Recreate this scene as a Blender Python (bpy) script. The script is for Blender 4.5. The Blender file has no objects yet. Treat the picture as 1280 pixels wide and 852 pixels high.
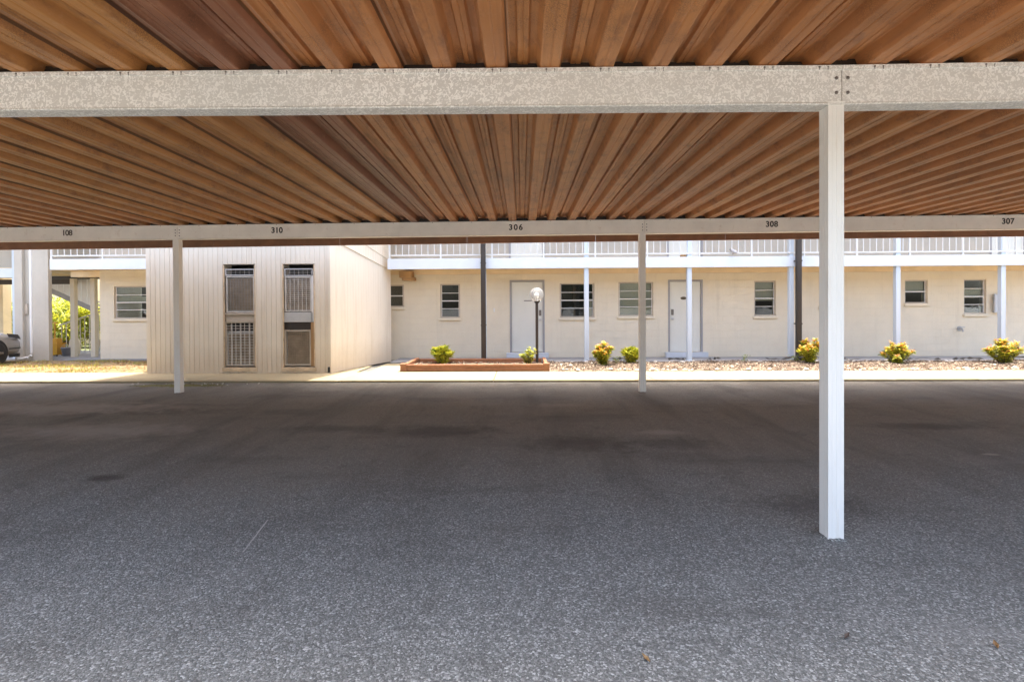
import bpy, math, random
from mathutils import Vector, Matrix, noise
R = math.radians
scene = bpy.context.scene
COL = scene.collection
random.seed(7)

# ------------------------------------------------------------------ materials
def new_mat(name):
    m = bpy.data.materials.new(name); m.use_nodes = True
    nt = m.node_tree; nt.nodes.clear()
    out = nt.nodes.new('ShaderNodeOutputMaterial')
    bs = nt.nodes.new('ShaderNodeBsdfPrincipled')
    nt.links.new(bs.outputs[0], out.inputs[0])
    return m, nt, bs, out

class NT:
    """small helper for building node graphs"""
    def __init__(s, nt): s.nt = nt
    def n(s, t, **k):
        nd = s.nt.nodes.new(t)
        for a, b in k.items(): setattr(nd, a, b)
        return nd
    def l(s, a, b): s.nt.links.new(a, b)
    def pos(s): return s.n('ShaderNodeNewGeometry').outputs['Position']
    def mapping(s, sc, vec=None):
        m = s.n('ShaderNodeMapping'); m.inputs['Scale'].default_value = sc
        s.l(vec or s.pos(), m.inputs['Vector']); return m.outputs[0]
    def noise(s, scale, detail=3, rough=.55, vec=None, dist=0):
        t = s.n('ShaderNodeTexNoise'); t.inputs['Scale'].default_value = scale
        t.inputs['Detail'].default_value = detail; t.inputs['Roughness'].default_value = rough
        t.inputs['Distortion'].default_value = dist
        s.l(vec or s.pos(), t.inputs['Vector']); return t.outputs['Fac']
    def ramp(s, fac, stops):
        r = s.n('ShaderNodeValToRGB'); e = r.color_ramp.elements
        while len(e) < len(stops): e.new(.5)
        for i, (p, c) in enumerate(stops):
            e[i].position = p; e[i].color = (*c, 1) if len(c) == 3 else c
        s.l(fac, r.inputs[0]); return r.outputs[0]
    def mix(s, fac, a, b, mode='MIX'):
        m = s.n('ShaderNodeMix', data_type='RGBA', blend_type=mode)
        for sock, v in ((m.inputs[0], fac), (m.inputs[6], a), (m.inputs[7], b)):
            if isinstance(v, (int, float)): sock.default_value = v
            elif isinstance(v, tuple): sock.default_value = (*v, 1)
            else: s.l(v, sock)
        return m.outputs[2]
    def math(s, op, a, b=0, c=None, clamp=False):
        m = s.n('ShaderNodeMath', operation=op, use_clamp=clamp)
        for sock, v in zip(m.inputs, (a, b, c)):
            if v is None: continue
            if isinstance(v, (int, float)): sock.default_value = v
            else: s.l(v, sock)
        return m.outputs[0]
    def bump(s, h, strength, dist, bs):
        b = s.n('ShaderNodeBump'); b.inputs['Strength'].default_value = strength
        b.inputs['Distance'].default_value = dist
        s.l(h, b.inputs['Height']); s.l(b.outputs[0], bs.inputs['Normal'])

def paint(name, col, rough=.55, var=.12, scale=3.0, bscale=60, bump=.12, streak=False, dirt=None):
    m, nt, bs, out = new_mat(name); g = NT(nt)
    bs.inputs['Roughness'].default_value = rough
    v = g.mapping((1, 1, .12)) if streak else None
    f = g.noise(scale, 5, .6, v)
    d = tuple(c*(1-var) for c in col); h = tuple(min(1, c*(1+var*.5)) for c in col)
    c = g.ramp(f, [(.3, d), (.7, h)])
    if dirt:
        f2 = g.noise(scale*3.1, 6, .7, v)
        c = g.mix(g.ramp(f2, [(.58, (0, 0, 0)), (.75, (.6, .6, .6))]), c, dirt)
    g.l(c, bs.inputs['Base Color'])
    if bump: g.bump(g.noise(bscale, 4), bump, .01, bs)
    return m

def metal(name, col, rough=.35):
    m = paint(name, col, rough, .1, 20, 90, .05)
    m.node_tree.nodes['Principled BSDF'].inputs['Metallic'].default_value = .9
    return m

M = {}
M['cream'] = None
def stucco(name, col, var=.1, block=True):
    m, nt, bs, out = new_mat(name); g = NT(nt)
    bs.inputs['Roughness'].default_value = .9
    f = g.noise(1.3, 6, .65)
    c = g.ramp(f, [(.3, tuple(x*(1-var) for x in col)), (.7, col)])
    st = g.noise(2.2, 5, .7, g.mapping((2.2, 1, .15)))
    c = g.mix(g.ramp(st, [(.54, (0, 0, 0)), (.78, (.34, .34, .34))]), c, tuple(x*.7 for x in col))
    g.l(c, bs.inputs['Base Color'])
    h = g.noise(45, 6, .7)
    if block:
        br = g.n('ShaderNodeTexBrick'); br.inputs['Scale'].default_value = 1
        br.inputs['Brick Width'].default_value = .4; br.inputs['Row Height'].default_value = .2
        br.inputs['Mortar Size'].default_value = .006; br.inputs['Mortar Smooth'].default_value = .6
        sx = g.n('ShaderNodeSeparateXYZ'); g.l(g.pos(), sx.inputs[0])
        cb = g.n('ShaderNodeCombineXYZ'); g.l(sx.outputs[0], cb.inputs[0]); g.l(sx.outputs[2], cb.inputs[1])
        g.l(cb.outputs[0], br.inputs['Vector'])
        h = g.math('SUBTRACT', h, g.math('MULTIPLY', br.outputs['Fac'], .32))
    g.bump(h, .6, .02, bs)
    return m
M['stucco'] = stucco('cream_stucco', (.79, .71, .56))
M['stucco_shaded'] = stucco('shaded_cream_stucco', (.52, .475, .40), .14, False)  # cream stucco darkened: shade of the upper walls put into the colour
M['soffit'] = paint('cream_soffit', (.76, .60, .38), .8, .1)
M['white_blue'] = paint('pale_blue_white_paint', (.575, .61, .655), .5, .06, 2, 40, .05)
M['post_blue'] = paint('pale_blue_post_paint', (.53, .59, .65), .5, .08, 4, 40, .05, True)
M['white'] = paint('white_paint', (.76, .75, .72), .45, .06, 3, 50, .05)
M['white_door'] = paint('white_door_paint', (.70, .69, .62), .42, .05, 2, 40, .04)
M['frame_grey'] = paint('grey_frame_paint', (.34, .33, .33), .5, .1)
M['trim_tan'] = paint('tan_window_frame', (.50, .43, .34), .5, .1)
M['brown'] = paint('dark_brown_paint', (.032, .022, .015), .5, .25, 5, 60, .1, True)
M['black'] = paint('black_plastic', (.012, .012, .012), .5, .2)
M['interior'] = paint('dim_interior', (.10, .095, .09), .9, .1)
M['blind'] = paint('cream_blind', (.82, .76, .62), .6, .05)
M['chrome'] = metal('brushed_metal', (.55, .54, .52), .3)
M['steel_dark'] = metal('dull_bolt_steel', (.22, .20, .18), .5)
M['post_tan'] = paint('beige_post_enamel', (.88, .82, .73), .42, .06, 4, 30, .04, True, (.62, .50, .38))
M['post_cream'] = paint('carport_post_enamel', (.81, .785, .725), .38, .05, 4, 30, .04, True, (.66, .58, .47))
M['number'] = paint('black_number_paint', (.03, .022, .018), .6, .2)
M['number_faded'] = paint('faded_number_paint', (.14, .11, .09), .7, .3)
M['tile_num'] = paint('number_backing', (.70, .64, .56), .5, .05)
M['fascia'] = paint('brown_fascia_metal', (.27, .135, .065), .5, .25, 4, 60, .1)

# mottled painted steel of the carport beams
def beam_mat():
    m, nt, bs, out = new_mat('mottled_beam_steel'); g = NT(nt)
    w = g.n('ShaderNodeTexNoise'); w.inputs['Scale'].default_value = 40; w.inputs['Detail'].default_value = 2.5
    w.inputs['Distortion'].default_value = 1.6; g.l(g.mapping((1, 1, 1)), w.inputs['Vector'])
    c = g.ramp(w.outputs['Fac'], [(.49, (.61, .59, .545)), (.57, (.88, .86, .81))])
    f2 = g.noise(.9, 4); c = g.mix(g.ramp(f2, [(.35, (.35, .35, .35)), (.65, (0, 0, 0))]), c, (.64, .60, .53))
    f3 = g.noise(5, 6, .7, g.mapping((1, 1, .4)))
    c = g.mix(g.ramp(f3, [(.66, (0, 0, 0)), (.76, (.35, .35, .35))]), c, (.38, .25, .15))
    g.l(c, bs.inputs['Base Color']); bs.inputs['Roughness'].default_value = .5
    g.bump(w.outputs['Fac'], .15, .003, bs); return m
M['beam'] = beam_mat()

M['beam_plain'] = paint('pinkish_beige_beam_paint', (.87, .81, .715), .5, .08, 3, 50, .1, False, (.62, .50, .38))
PITCH, PHASE = .339, .183
LAP0 = -1.44                                   # a panel lap; panels are two ribs wide
def roof_mat():
    m, nt, bs, out = new_mat('weathered_brown_roof_sheet'); g = NT(nt)
    sx = g.n('ShaderNodeSeparateXYZ'); g.l(g.pos(), sx.inputs[0]); X = sx.outputs[0]
    idx = g.math('FLOOR', g.math('DIVIDE', g.math('SUBTRACT', X, LAP0), 2*PITCH))
    wn = g.n('ShaderNodeTexWhiteNoise', noise_dimensions='1D'); g.l(idx, wn.inputs['W'])
    c = g.ramp(wn.outputs['Value'], [(0, (.44, .182, .062)), (.35, (.475, .198, .069)), (.7, (.50, .208, .072)), (1, (.515, .232, .080))])
    # one replaced sheet is a purplish brown, those to its left more ochre
    dark = g.math('COMPARE', idx, -1, .1)
    left = g.math('MULTIPLY', g.math('LESS_THAN', idx, -1.5), g.math('GREATER_THAN', idx, -7.5))
    c = g.mix(g.math('MULTIPLY', left, .5), c, (.52, .26, .075))
    c = g.mix(g.math('MULTIPLY', dark, .85), c, (.235, .095, .055))
    # long streaks down the sheets
    st = g.noise(1, 6, .65, g.mapping((16, .55, 16)))
    c = g.mix(g.ramp(st, [(.34, (.34, .34, .34)), (.52, (0, 0, 0))]), c, (.22, .082, .032))
    st2 = g.noise(1, 5, .7, g.mapping((60, .7, 60)))
    c = g.mix(g.ramp(st2, [(.60, (0, 0, 0)), (.72, (.5, .5, .5))]), c, (.58, .33, .18))
    # leopard speckle of old condensation
    v = g.n('ShaderNodeTexVoronoi', feature='DISTANCE_TO_EDGE'); v.inputs['Scale'].default_value = 75
    g.l(g.pos(), v.inputs['Vector'])
    sp = g.ramp(v.outputs['Distance'], [(.02, (1, 1, 1)), (.12, (0, 0, 0))])
    area = g.ramp(g.noise(2.3, 4, .6), [(.5, (0, 0, 0)), (.62, (.55, .55, .55))])
    c = g.mix(g.mix(1.0, sp, area, 'MULTIPLY'), c, (.10, .05, .03))
    blot = g.noise(1.1, 5, .6, g.mapping((1.6, .7, 1)))
    c = g.mix(g.ramp(blot, [(.55, (0, 0, 0)), (.75, (.5, .5, .5))]), c, (.20, .078, .032))
    rb = g.noise(5.5, 8, .74, g.mapping((1.5, .6, 1.5)))
    c = g.mix(g.ramp(rb, [(.52, (0, 0, 0)), (.66, (.6, .6, .6))]), c, (.185, .075, .038))
    rp = g.noise(11, 8, .78, g.mapping((1.2, .8, 1.2)))
    c = g.mix(g.ramp(rp, [(.56, (0, 0, 0)), (.70, (.45, .45, .45))]), c, (.56, .31, .18))
    # laps: a dark seam with a chalky edge where one sheet overlaps the next
    fr = g.math('FRACT', g.math('DIVIDE', g.math('SUBTRACT', X, LAP0), 2*PITCH))
    c = g.mix(g.math('MULTIPLY', g.math('LESS_THAN', fr, .010), .75), c, (.05, .025, .016))
    c = g.mix(g.math('MULTIPLY', g.math('COMPARE', fr, .018, .006), .35), c, (.62, .46, .34))
    # scattered rust and white scuffs
    sc = g.noise(34, 6, .8, g.mapping((1, .35, 1)))
    c = g.mix(g.ramp(sc, [(.70, (0, 0, 0)), (.78, (.5, .5, .5))]), c, (.50, .36, .26))
    g.l(c, bs.inputs['Base Color']); bs.inputs['Roughness'].default_value = .5
    g.bump(st, .12, .004, bs); return m
M['roof'] = roof_mat()

def asphalt_mat():
    m, nt, bs, out = new_mat('worn_asphalt'); g = NT(nt); P = g.pos()
    v = g.n('ShaderNodeTexVoronoi'); v.inputs['Scale'].default_value = 118; g.l(P, v.inputs['Vector'])
    sep = g.n('ShaderNodeSeparateColor'); g.l(v.outputs['Color'], sep.inputs[0])
    stone = g.ramp(sep.outputs[0], [(0, (.058, .058, .053)), (.40, (.112, .113, .105)), (.70, (.186, .188, .174)), (.90, (.32, .324, .30)), (1, (.54, .545, .51))])
    v2 = g.n('ShaderNodeTexVoronoi'); v2.inputs['Scale'].default_value = 230; g.l(P, v2.inputs['Vector'])
    sep2 = g.n('ShaderNodeSeparateColor'); g.l(v2.outputs['Color'], sep2.inputs[0])
    fine = g.ramp(sep2.outputs[1], [(0, (.068, .068, .061)), (.6, (.150, .152, .136)), (1, (.31, .314, .284))])
    c = g.mix(.36, stone, fine)
    # the parked-on band further in is smoother, oil-browned and darker
    sx = g.n('ShaderNodeSeparateXYZ'); g.l(P, sx.inputs[0]); Y = sx.outputs[1]
    wob = g.math('MULTIPLY', g.math('SUBTRACT', g.noise(.55, 5, .6), .5), 4.2)
    yy = g.math('ADD', Y, wob)
    mr = g.n('ShaderNodeMapRange', interpolation_type='SMOOTHSTEP'); mr.inputs[1].default_value = 3.0; mr.inputs[2].default_value = 6.2
    g.l(yy, mr.inputs[0])
    lim = g.n('ShaderNodeMapRange', interpolation_type='SMOOTHSTEP'); lim.inputs[1].default_value = 10.6; lim.inputs[2].default_value = 11.5
    lim.inputs[3].default_value = 1; lim.inputs[4].default_value = 0; g.l(Y, lim.inputs[0])
    worn = g.math('MULTIPLY', mr.outputs[0], g.math('MULTIPLY', lim.outputs[0], .66))
    bro = g.ramp(g.noise(26, 6, .75), [(.3, (.138, .121, .09)), (.7, (.255, .225, .172))])
    c = g.mix(worn, c, bro)
    # pale traffic-polished and dark blotches
    b1 = g.noise(.8, 6, .62, g.mapping((.55, 1.4, 1)))
    c = g.mix(g.ramp(b1, [(.53, (0, 0, 0)), (.70, (.55, .55, .55))]), c, (.062, .054, .045))
    b2 = g.noise(.62, 5, .6, g.mapping((.7, 1.2, 1), g.mapping((1, 1, 1))), .6)
    c = g.mix(g.ramp(b2, [(.26, (.42, .42, .42)), (.42, (0, 0, 0))]), c, (.27, .26, .235))
    # tyre tracks in and out of the stalls: long soft streaks along the way cars drive
    b3 = g.noise(1, 5, .62, g.mapping((1.15, .17, 1)))
    sxx = g.n('ShaderNodeMapRange', interpolation_type='SMOOTHSTEP'); sxx.inputs[1].default_value = 2.6; sxx.inputs[2].default_value = 5.5; g.l(Y, sxx.inputs[0])
    c = g.mix(g.math('MULTIPLY', g.math('ADD', sxx.outputs[0], .25), g.ramp(b3, [(.49, (0, 0, 0)), (.68, (.45, .45, .45))])), c, (.055, .047, .036))
    c = g.mix(g.math('MULTIPLY', sxx.outputs[0], g.ramp(b3, [(.30, (.40, .40, .40)), (.44, (0, 0, 0))])), c, (.23, .205, .165))
    b4 = g.noise(3.2, 7, .72)
    c = g.mix(g.ramp(b4, [(.55, (0, 0, 0)), (.74, (.5, .5, .5))]), c, (.050, .046, .040))
    # oil drips where cars stood
    for (x, y, rx, ry, k) in ((-3.67, 4.46, .20, .13, .75), (-.88, 6.2, .9, .35, .5), (.62, 5.6, .8, .5, .55), (-2.3, 6.3, .9, .25, .45), (1.6, 5.6, .6, .3, .45), (4.9, 6.4, .9, .25, .55), (-5.3, 7.4, 1.3, .35, .5), (2.2, 3.9, .6, .35, .4)):
        mp = g.n('ShaderNodeMapping'); mp.vector_type = 'POINT'
        mp.inputs['Location'].default_value = (-x/rx, -y/ry, 0); mp.inputs['Scale'].default_value = (1/rx, 1/ry, 0)
        g.l(P, mp.inputs['Vector'])
        ln = g.n('ShaderNodeVectorMath', operation='LENGTH'); g.l(mp.outputs[0], ln.inputs[0])
        d = g.math('ADD', ln.outputs['Value'], g.math('MULTIPLY', g.math('SUBTRACT', g.noise(5, 5, .7), .5), 1.6))
        r = g.n('ShaderNodeMapRange', interpolation_type='SMOOTHSTEP'); r.inputs[1].default_value = .2; r.inputs[2].default_value = 1.1
        r.inputs[3].default_value = k; r.inputs[4].default_value = 0; g.l(d, r.inputs[0])
        c = g.mix(r.outputs[0], c, (.026, .019, .014))
    # two pale scuffs left by tyres / dried spills
    for (x, y, rx, ry, k) in ((1.62, 6.1, .35, .16, .45), (4.6, 5.2, .10, .05, .7), (-6.9, 7.6, 2.4, .6, .8), (-5.2, 6.2, 1.6, .55, .65), (.55, 7.8, .5, .2, .3)):
        mp = g.n('ShaderNodeMapping'); mp.inputs['Location'].default_value = (-x/rx, -y/ry, 0); mp.inputs['Scale'].default_value = (1/rx, 1/ry, 0)
        g.l(P, mp.inputs['Vector'])
        ln = g.n('ShaderNodeVectorMath', operation='LENGTH'); g.l(mp.outputs[0], ln.inputs[0])
        d = g.math('ADD', ln.outputs['Value'], g.math('MULTIPLY', g.math('SUBTRACT', g.noise(4, 5, .7), .5), 1.8))
        r = g.n('ShaderNodeMapRange', interpolation_type='SMOOTHSTEP'); r.inputs[1].default_value = .1; r.inputs[2].default_value = 1.1
        r.inputs[3].default_value = k; r.inputs[4].default_value = 0; g.l(d, r.inputs[0])
        c = g.mix(r.outputs[0], c, (.36, .33, .28))
    g.l(c, bs.inputs['Base Color']); bs.inputs['Roughness'].default_value = .78
    hh = g.math('ADD', g.math('MULTIPLY', sep.outputs[0], .6), g.math('MULTIPLY', v.outputs['Distance'], -1.2))
    bp = g.n('ShaderNodeBump'); bp.inputs['Distance'].default_value = .006; bp.inputs['Strength'].default_value = .5
    g.l(hh, bp.inputs['Height']); g.l(bp.outputs[0], bs.inputs['Normal']); return m
M['asphalt'] = asphalt_mat()

def concrete(name, col, var=.22):
    m, nt, bs, out = new_mat(name); g = NT(nt)
    c = g.ramp(g.noise(1.4, 7, .68), [(.28, tuple(x*(1-var) for x in col)), (.72, col)])
    c = g.mix(g.ramp(g.noise(22, 6, .75), [(.5, (0, 0, 0)), (.72, (.4, .4, .4))]), c, tuple(x*.62 for x in col))
    c = g.mix(g.ramp(g.noise(160, 3, .6), [(.55, (0, 0, 0)), (.75, (.3, .3, .3))]), c, tuple(min(1, x*1.4) for x in col))
    g.l(c, bs.inputs['Base Color']); bs.inputs['Roughness'].default_value = .9
    g.bump(g.noise(90, 5, .7), .3, .005, bs); return m
M['concrete'] = concrete('walkway_concrete', (.32, .27, .165))
M['slab'] = concrete('porch_concrete', (.27, .27, .27))
M['edge_paint'] = concrete('faded_yellow_edge', (.40, .31, .15), .4)
M['grass_soil'] = concrete('sandy_soil', (.24, .18, .09), .4)
M['far_grass'] = concrete('dry_lawn', (.11, .13, .05), .4)

def siding_mat():
    m, nt, bs, out = new_mat('ribbed_cream_siding'); g = NT(nt)
    col = (.745, .665, .54)
    c = g.ramp(g.noise(1.2, 5, .6), [(.3, tuple(x*.93 for x in col)), (.7, col)])
    st = g.noise(1, 6, .65, g.mapping((9, 9, .5)))
    sx = g.n('ShaderNodeSeparateXYZ'); g.l(g.pos(), sx.inputs[0])
    c = g.mix(g.ramp(st, [(.52, (0, 0, 0)), (.78, (.5, .5, .5))]), c, (.50, .38, .25))
    # splash-back grime near the foot
    low = g.n('ShaderNodeMapRange'); low.inputs[1].default_value = .02; low.inputs[2].default_value = .55
    low.inputs[3].default_value = .75; low.inputs[4].default_value = 0
    g.l(g.math('ADD', sx.outputs[2], g.math('MULTIPLY', g.noise(4, 5, .7), -.35)), low.inputs[0])
    c = g.mix(g.math('MULTIPLY', low.outputs[0], .5, clamp=True), c, (.44, .31, .18))
    g.l(c, bs.inputs['Base Color']); bs.inputs['Roughness'].default_value = .55
    return m
M['siding'] = siding_mat()

def glass_mat(name, tint=(.84, .87, .86), spec=1.48):
    m, nt, bs, out = new_mat(name); g = NT(nt)
    nt.nodes.remove(bs)
    tr = g.n('ShaderNodeBsdfTransparent'); tr.inputs[0].default_value = (*tint, 1)
    gl = g.n('ShaderNodeBsdfGlossy'); gl.inputs['Roughness'].default_value = .015
    gl.inputs[0].default_value = (.95, .97, 1, 1)
    fr = g.n('ShaderNodeFresnel'); fr.inputs[0].default_value = spec
    b = g.n('ShaderNodeBump'); b.inputs['Strength'].default_value = .04; b.inputs['Distance'].default_value = .02
    g.l(g.noise(4, 2), b.inputs['Height']); g.l(b.outputs[0], gl.inputs['Normal'])
    mx = g.n('ShaderNodeMixShader'); g.l(fr.outputs[0], mx.inputs[0]); g.l(tr.outputs[0], mx.inputs[1]); g.l(gl.outputs[0], mx.inputs[2])
    g.l(mx.outputs[0], out.inputs[0]); return m
M['glass'] = glass_mat('window_glass')
M['globe'] = None
def globe_mat():
    m, nt, bs, out = new_mat('clear_acrylic_globe'); g = NT(nt)
    bs.inputs['Base Color'].default_value = (.82, .82, .8, 1); bs.inputs['Roughness'].default_value = .12
    bs.inputs['Transmission Weight'].default_value = .85; bs.inputs['IOR'].default_value = 1.12
    return m
M['globe'] = globe_mat()
def leaf_mat(name, a, b, trans=.25):
    m, nt, bs, out = new_mat(name); g = NT(nt)
    c = g.ramp(g.noise(14, 3), [(.35, a), (.65, b)])
    g.l(c, bs.inputs['Base Color']); bs.inputs['Roughness'].default_value = .5
    tl = g.n('ShaderNodeBsdfTranslucent'); g.l(c, tl.inputs[0])
    mx = g.n('ShaderNodeMixShader'); mx.inputs[0].default_value = trans
    g.l(bs.outputs[0], mx.inputs[1]); g.l(tl.outputs[0], mx.inputs[2]); g.l(mx.outputs[0], out.inputs[0]); return m
M['leaf_lime'] = leaf_mat('lime_leaf', (.40, .42, .03), (.60, .56, .06))
M['leaf_green'] = leaf_mat('green_leaf', (.13, .20, .03), (.26, .30, .045))
M['leaf_orange'] = leaf_mat('orange_leaf', (.62, .27, .05), (.68, .42, .07))
M['leaf_red'] = leaf_mat('red_leaf', (.55, .16, .06), (.62, .28, .08))
M['leaf_dark'] = leaf_mat('dark_tree_leaf', (.02, .045, .012), (.05, .085, .02))
M['leaf_dry'] = leaf_mat('dry_leaf', (.24, .13, .05), (.38, .24, .10))
M['bark'] = paint('bark', (.12, .085, .06), .9, .3, 6, 30, .5)
M['timber'] = paint('red_brown_timber', (.26, .108, .047), .7, .25, 5, 60, .2, False, (.42, .26, .17))
M['chip_a'] = paint('bark_chip_brown', (.19, .138, .095), .9, .35, 8, 60, .2)
M['chip_b'] = paint('bark_chip_pale', (.40, .325, .24), .9, .3, 8, 60, .2)
M['chip_c'] = paint('bark_chip_dark', (.10, .07, .052), .9, .3, 8, 60, .2)
M['stone'] = paint('white_pebble', (.50, .47, .41), .8, .15, 8, 60, .1)
M['soil'] = concrete('mulch_soil', (.22, .155, .105), .5)
M['moss'] = concrete('olive_moss', (.20, .185, .045), .5)
M['yellow'] = paint('yellow_plastic', (.66, .33, .02), .4, .1)
M['grey_plastic'] = paint('grey_plastic', (.30, .30, .33), .5, .1)
M['bare_ply'] = paint('stained_plywood', (.42, .25, .11), .7, .25, 4, 60, .15, True)
M['stained_trim'] = paint('stained_trim', (.60, .46, .30), .7, .3, 5, 60, .1, False, (.30, .15, .06))
M['coil'] = paint('rusty_brown_coil', (.36, .275, .19), .7, .3, 6, 80, .2, False, (.11, .06, .03))
M['galv'] = paint('galvanised_sheet', (.46, .46, .45), .45, .12, 5, 60, .05)
M['rail_white'] = paint('railing_paint', (.60, .60, .58), .5, .08)
M['worn_white'] = paint('worn_white_frame', (.56, .53, .48), .6, .2, 6, 60, .05, False, (.36, .24, .14))
M['mesh_wire'] = paint('white_wire', (.34, .315, .28), .5, .2)
M['scuff'] = paint('chalky_scratch', (.38, .36, .33), .9, .2)
M['car_paint'] = None
def car_mat():
    m, nt, bs, out = new_mat('silver_car_paint'); bs.inputs['Base Color'].default_value = (.27, .255, .24, 1)
    bs.inputs['Metallic'].default_value = .45; bs.inputs['Roughness'].default_value = .32
    bs.inputs['Coat Weight'].default_value = 1; bs.inputs['Coat Roughness'].default_value = .06; return m
M['car_paint'] = car_mat()
def gloss(name, col, r=.08):
    m, nt, bs, out = new_mat(name); bs.inputs['Base Color'].default_value = (*col, 1); bs.inputs['Roughness'].default_value = r; return m
M['car_glass'] = gloss('dark_car_glass', (.012, .013, .014), .04)
M['tyre'] = gloss('tyre_rubber', (.014, .014, .014), .7)
M['lens'] = gloss('headlight_lens', (.5, .5, .52), .08)
M['brass'] = paint('dark_bronze_plate', (.10, .075, .04), .4, .2)

# ------------------------------------------------------------------ mesh building
class MB:
    def __init__(s): s.v = []; s.f = []; s.mi = []; s.cur = 0; s.smooth = False
    def face(s, pts):
        b = len(s.v); s.v += [tuple(p) for p in pts]; s.f.append(tuple(range(b, b+len(pts)))); s.mi.append(s.cur)
    def add(s, verts, faces):
        b = len(s.v); s.v += [tuple(p) for p in verts]
        for f in faces: s.f.append(tuple(i+b for i in f)); s.mi.append(s.cur)
    def box(s, x0, x1, y0, y1, z0, z1, bev=0):
        if bev <= 0:
            s.add([(x, y, z) for z in (z0, z1) for y in (y0, y1) for x in (x0, x1)],
                  [(0, 2, 3, 1), (4, 5, 7, 6), (0, 1, 5, 4), (2, 6, 7, 3), (0, 4, 6, 2), (1, 3, 7, 5)]); return s
        b = bev
        vs = []
        for z in (z0, z1):
            zi = z + (b if z == z0 else -b)
            for y in (y0, y1):
                yi = y + (b if y == y0 else -b)
                for x in (x0, x1):
                    xi = x + (b if x == x0 else -b)
                    vs += [(x, yi, zi), (xi, y, zi), (xi, yi, z)]
        def c(ix, iy, iz): return ((iz*2+iy)*2+ix)*3
        F = []
        for i in (0, 1):
            F.append([c(i, 0, 0), c(i, 1, 0), c(i, 1, 1), c(i, 0, 1)][::1 if i else -1])
            F.append([c(0, i, 0)+1, c(0, i, 1)+1, c(1, i, 1)+1, c(1, i, 0)+1][::1 if i else -1])
            F.append([c(0, 0, i)+2, c(1, 0, i)+2, c(1, 1, i)+2, c(0, 1, i)+2][::1 if i else -1])
        for iy in (0, 1):
            for iz in (0, 1): F.append([c(0, iy, iz)+1, c(1, iy, iz)+1, c(1, iy, iz)+2, c(0, iy, iz)+2][::1 if iy == iz else -1])
        for ix in (0, 1):
            for iz in (0, 1): F.append([c(ix, 0, iz), c(ix, 0, iz)+2, c(ix, 1, iz)+2, c(ix, 1, iz)][::1 if ix == iz else -1])
            for iy in (0, 1): F.append([c(ix, iy, 0), c(ix, iy, 0)+1, c(ix, iy, 1)+1, c(ix, iy, 1)][::-1 if ix == iy else 1])
        for ix in (0, 1):
            for iy in (0, 1):
                for iz in (0, 1): q = c(ix, iy, iz); F.append([q, q+1, q+2])
        s.add(vs, F); return s
    def tube(s, pts, r, n=10, cap=True):
        pts = [Vector(p) for p in pts]; rs = r if isinstance(r, (list, tuple)) else [r]*len(pts)
        rings = []
        for i, p in enumerate(pts):
            d = (pts[min(i+1, len(pts)-1)] - pts[max(i-1, 0)]).normalized()
            u = d.orthogonal().normalized() if abs(d.z) < .99 else Vector((1, 0, 0)); w = d.cross(u)
            rings.append([p + (u*math.cos(a) + w*math.sin(a))*rs[i] for a in (2*math.pi*k/n for k in range(n))])
        b = len(s.v)
        for q in rings: s.v += [tuple(p) for p in q]
        for i in range(len(pts)-1):
            for k in range(n):
                a0, a1 = b+i*n+k, b+i*n+(k+1) % n
                s.f.append((a0, a1, a1+n, a0+n)); s.mi.append(s.cur)
        if cap:
            s.f.append(tuple(b+k for k in range(n))[::-1]); s.mi.append(s.cur)
            s.f.append(tuple(b+(len(pts)-1)*n+k for k in range(n))); s.mi.append(s.cur)
        return s
    def lathe(s, prof, c, n=24):
        b = len(s.v)
        for r, z in prof:
            s.v += [(c[0]+r*math.cos(2*math.pi*k/n), c[1]+r*math.sin(2*math.pi*k/n), c[2]+z) for k in range(n)]
        for i in range(len(prof)-1):
            for k in range(n):
                a0, a1 = b+i*n+k, b+i*n+(k+1) % n
                s.f.append((a0, a1, a1+n, a0+n)); s.mi.append(s.cur)
        return s
    def prism(s, poly, z0, z1):
        n = len(poly)
        s.add([(x, y, z0) for x, y in poly] + [(x, y, z1) for x, y in poly],
              [tuple(range(n))[::-1], tuple(range(n, 2*n))] + [(i, (i+1) % n, (i+1) % n+n, i+n) for i in range(n)]); return s
    def build(s, name, mats, parent=None, smooth=False):
        me = bpy.data.meshes.new(name)
        o = bpy.data.objects.new(name, me); COL.objects.link(o)
        org = Vector((0, 0, 0))
        if parent is not None: org = ORG.get(parent.name, org); o.parent = parent
        ORG[o.name] = org
        me.from_pydata([tuple(Vector(v)-org) for v in s.v], [], s.f)
        for m in (mats if isinstance(mats, (list, tuple)) else [mats]): me.materials.append(M[m])
        me.polygons.foreach_set('material_index', s.mi)
        if smooth: me.polygons.foreach_set('use_smooth', [True]*len(s.f))
        me.update(); return o
ORG = {}
def tag(o, label=None, cat=None, group=None, kind=None):
    for k, v in (('label', label), ('category', cat), ('group', group), ('kind', kind)):
        if v: o[k] = v
    return o
def thing(name, loc, label, cat, group=None):
    o = bpy.data.objects.new(name, None); COL.objects.link(o); o.location = loc; o.empty_display_size = .2
    ORG[o.name] = Vector(loc); return tag(o, label, cat, group)
def own(mb, name, mats, loc, label, cat, group=None, smooth=False):
    """a thing that is one mesh, its origin at its base"""
    o = mb.build(name, mats, None, smooth); L = Vector(loc)
    for v in o.data.vertices: v.co -= L
    o.location = loc; return tag(o, label, cat, group)

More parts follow.
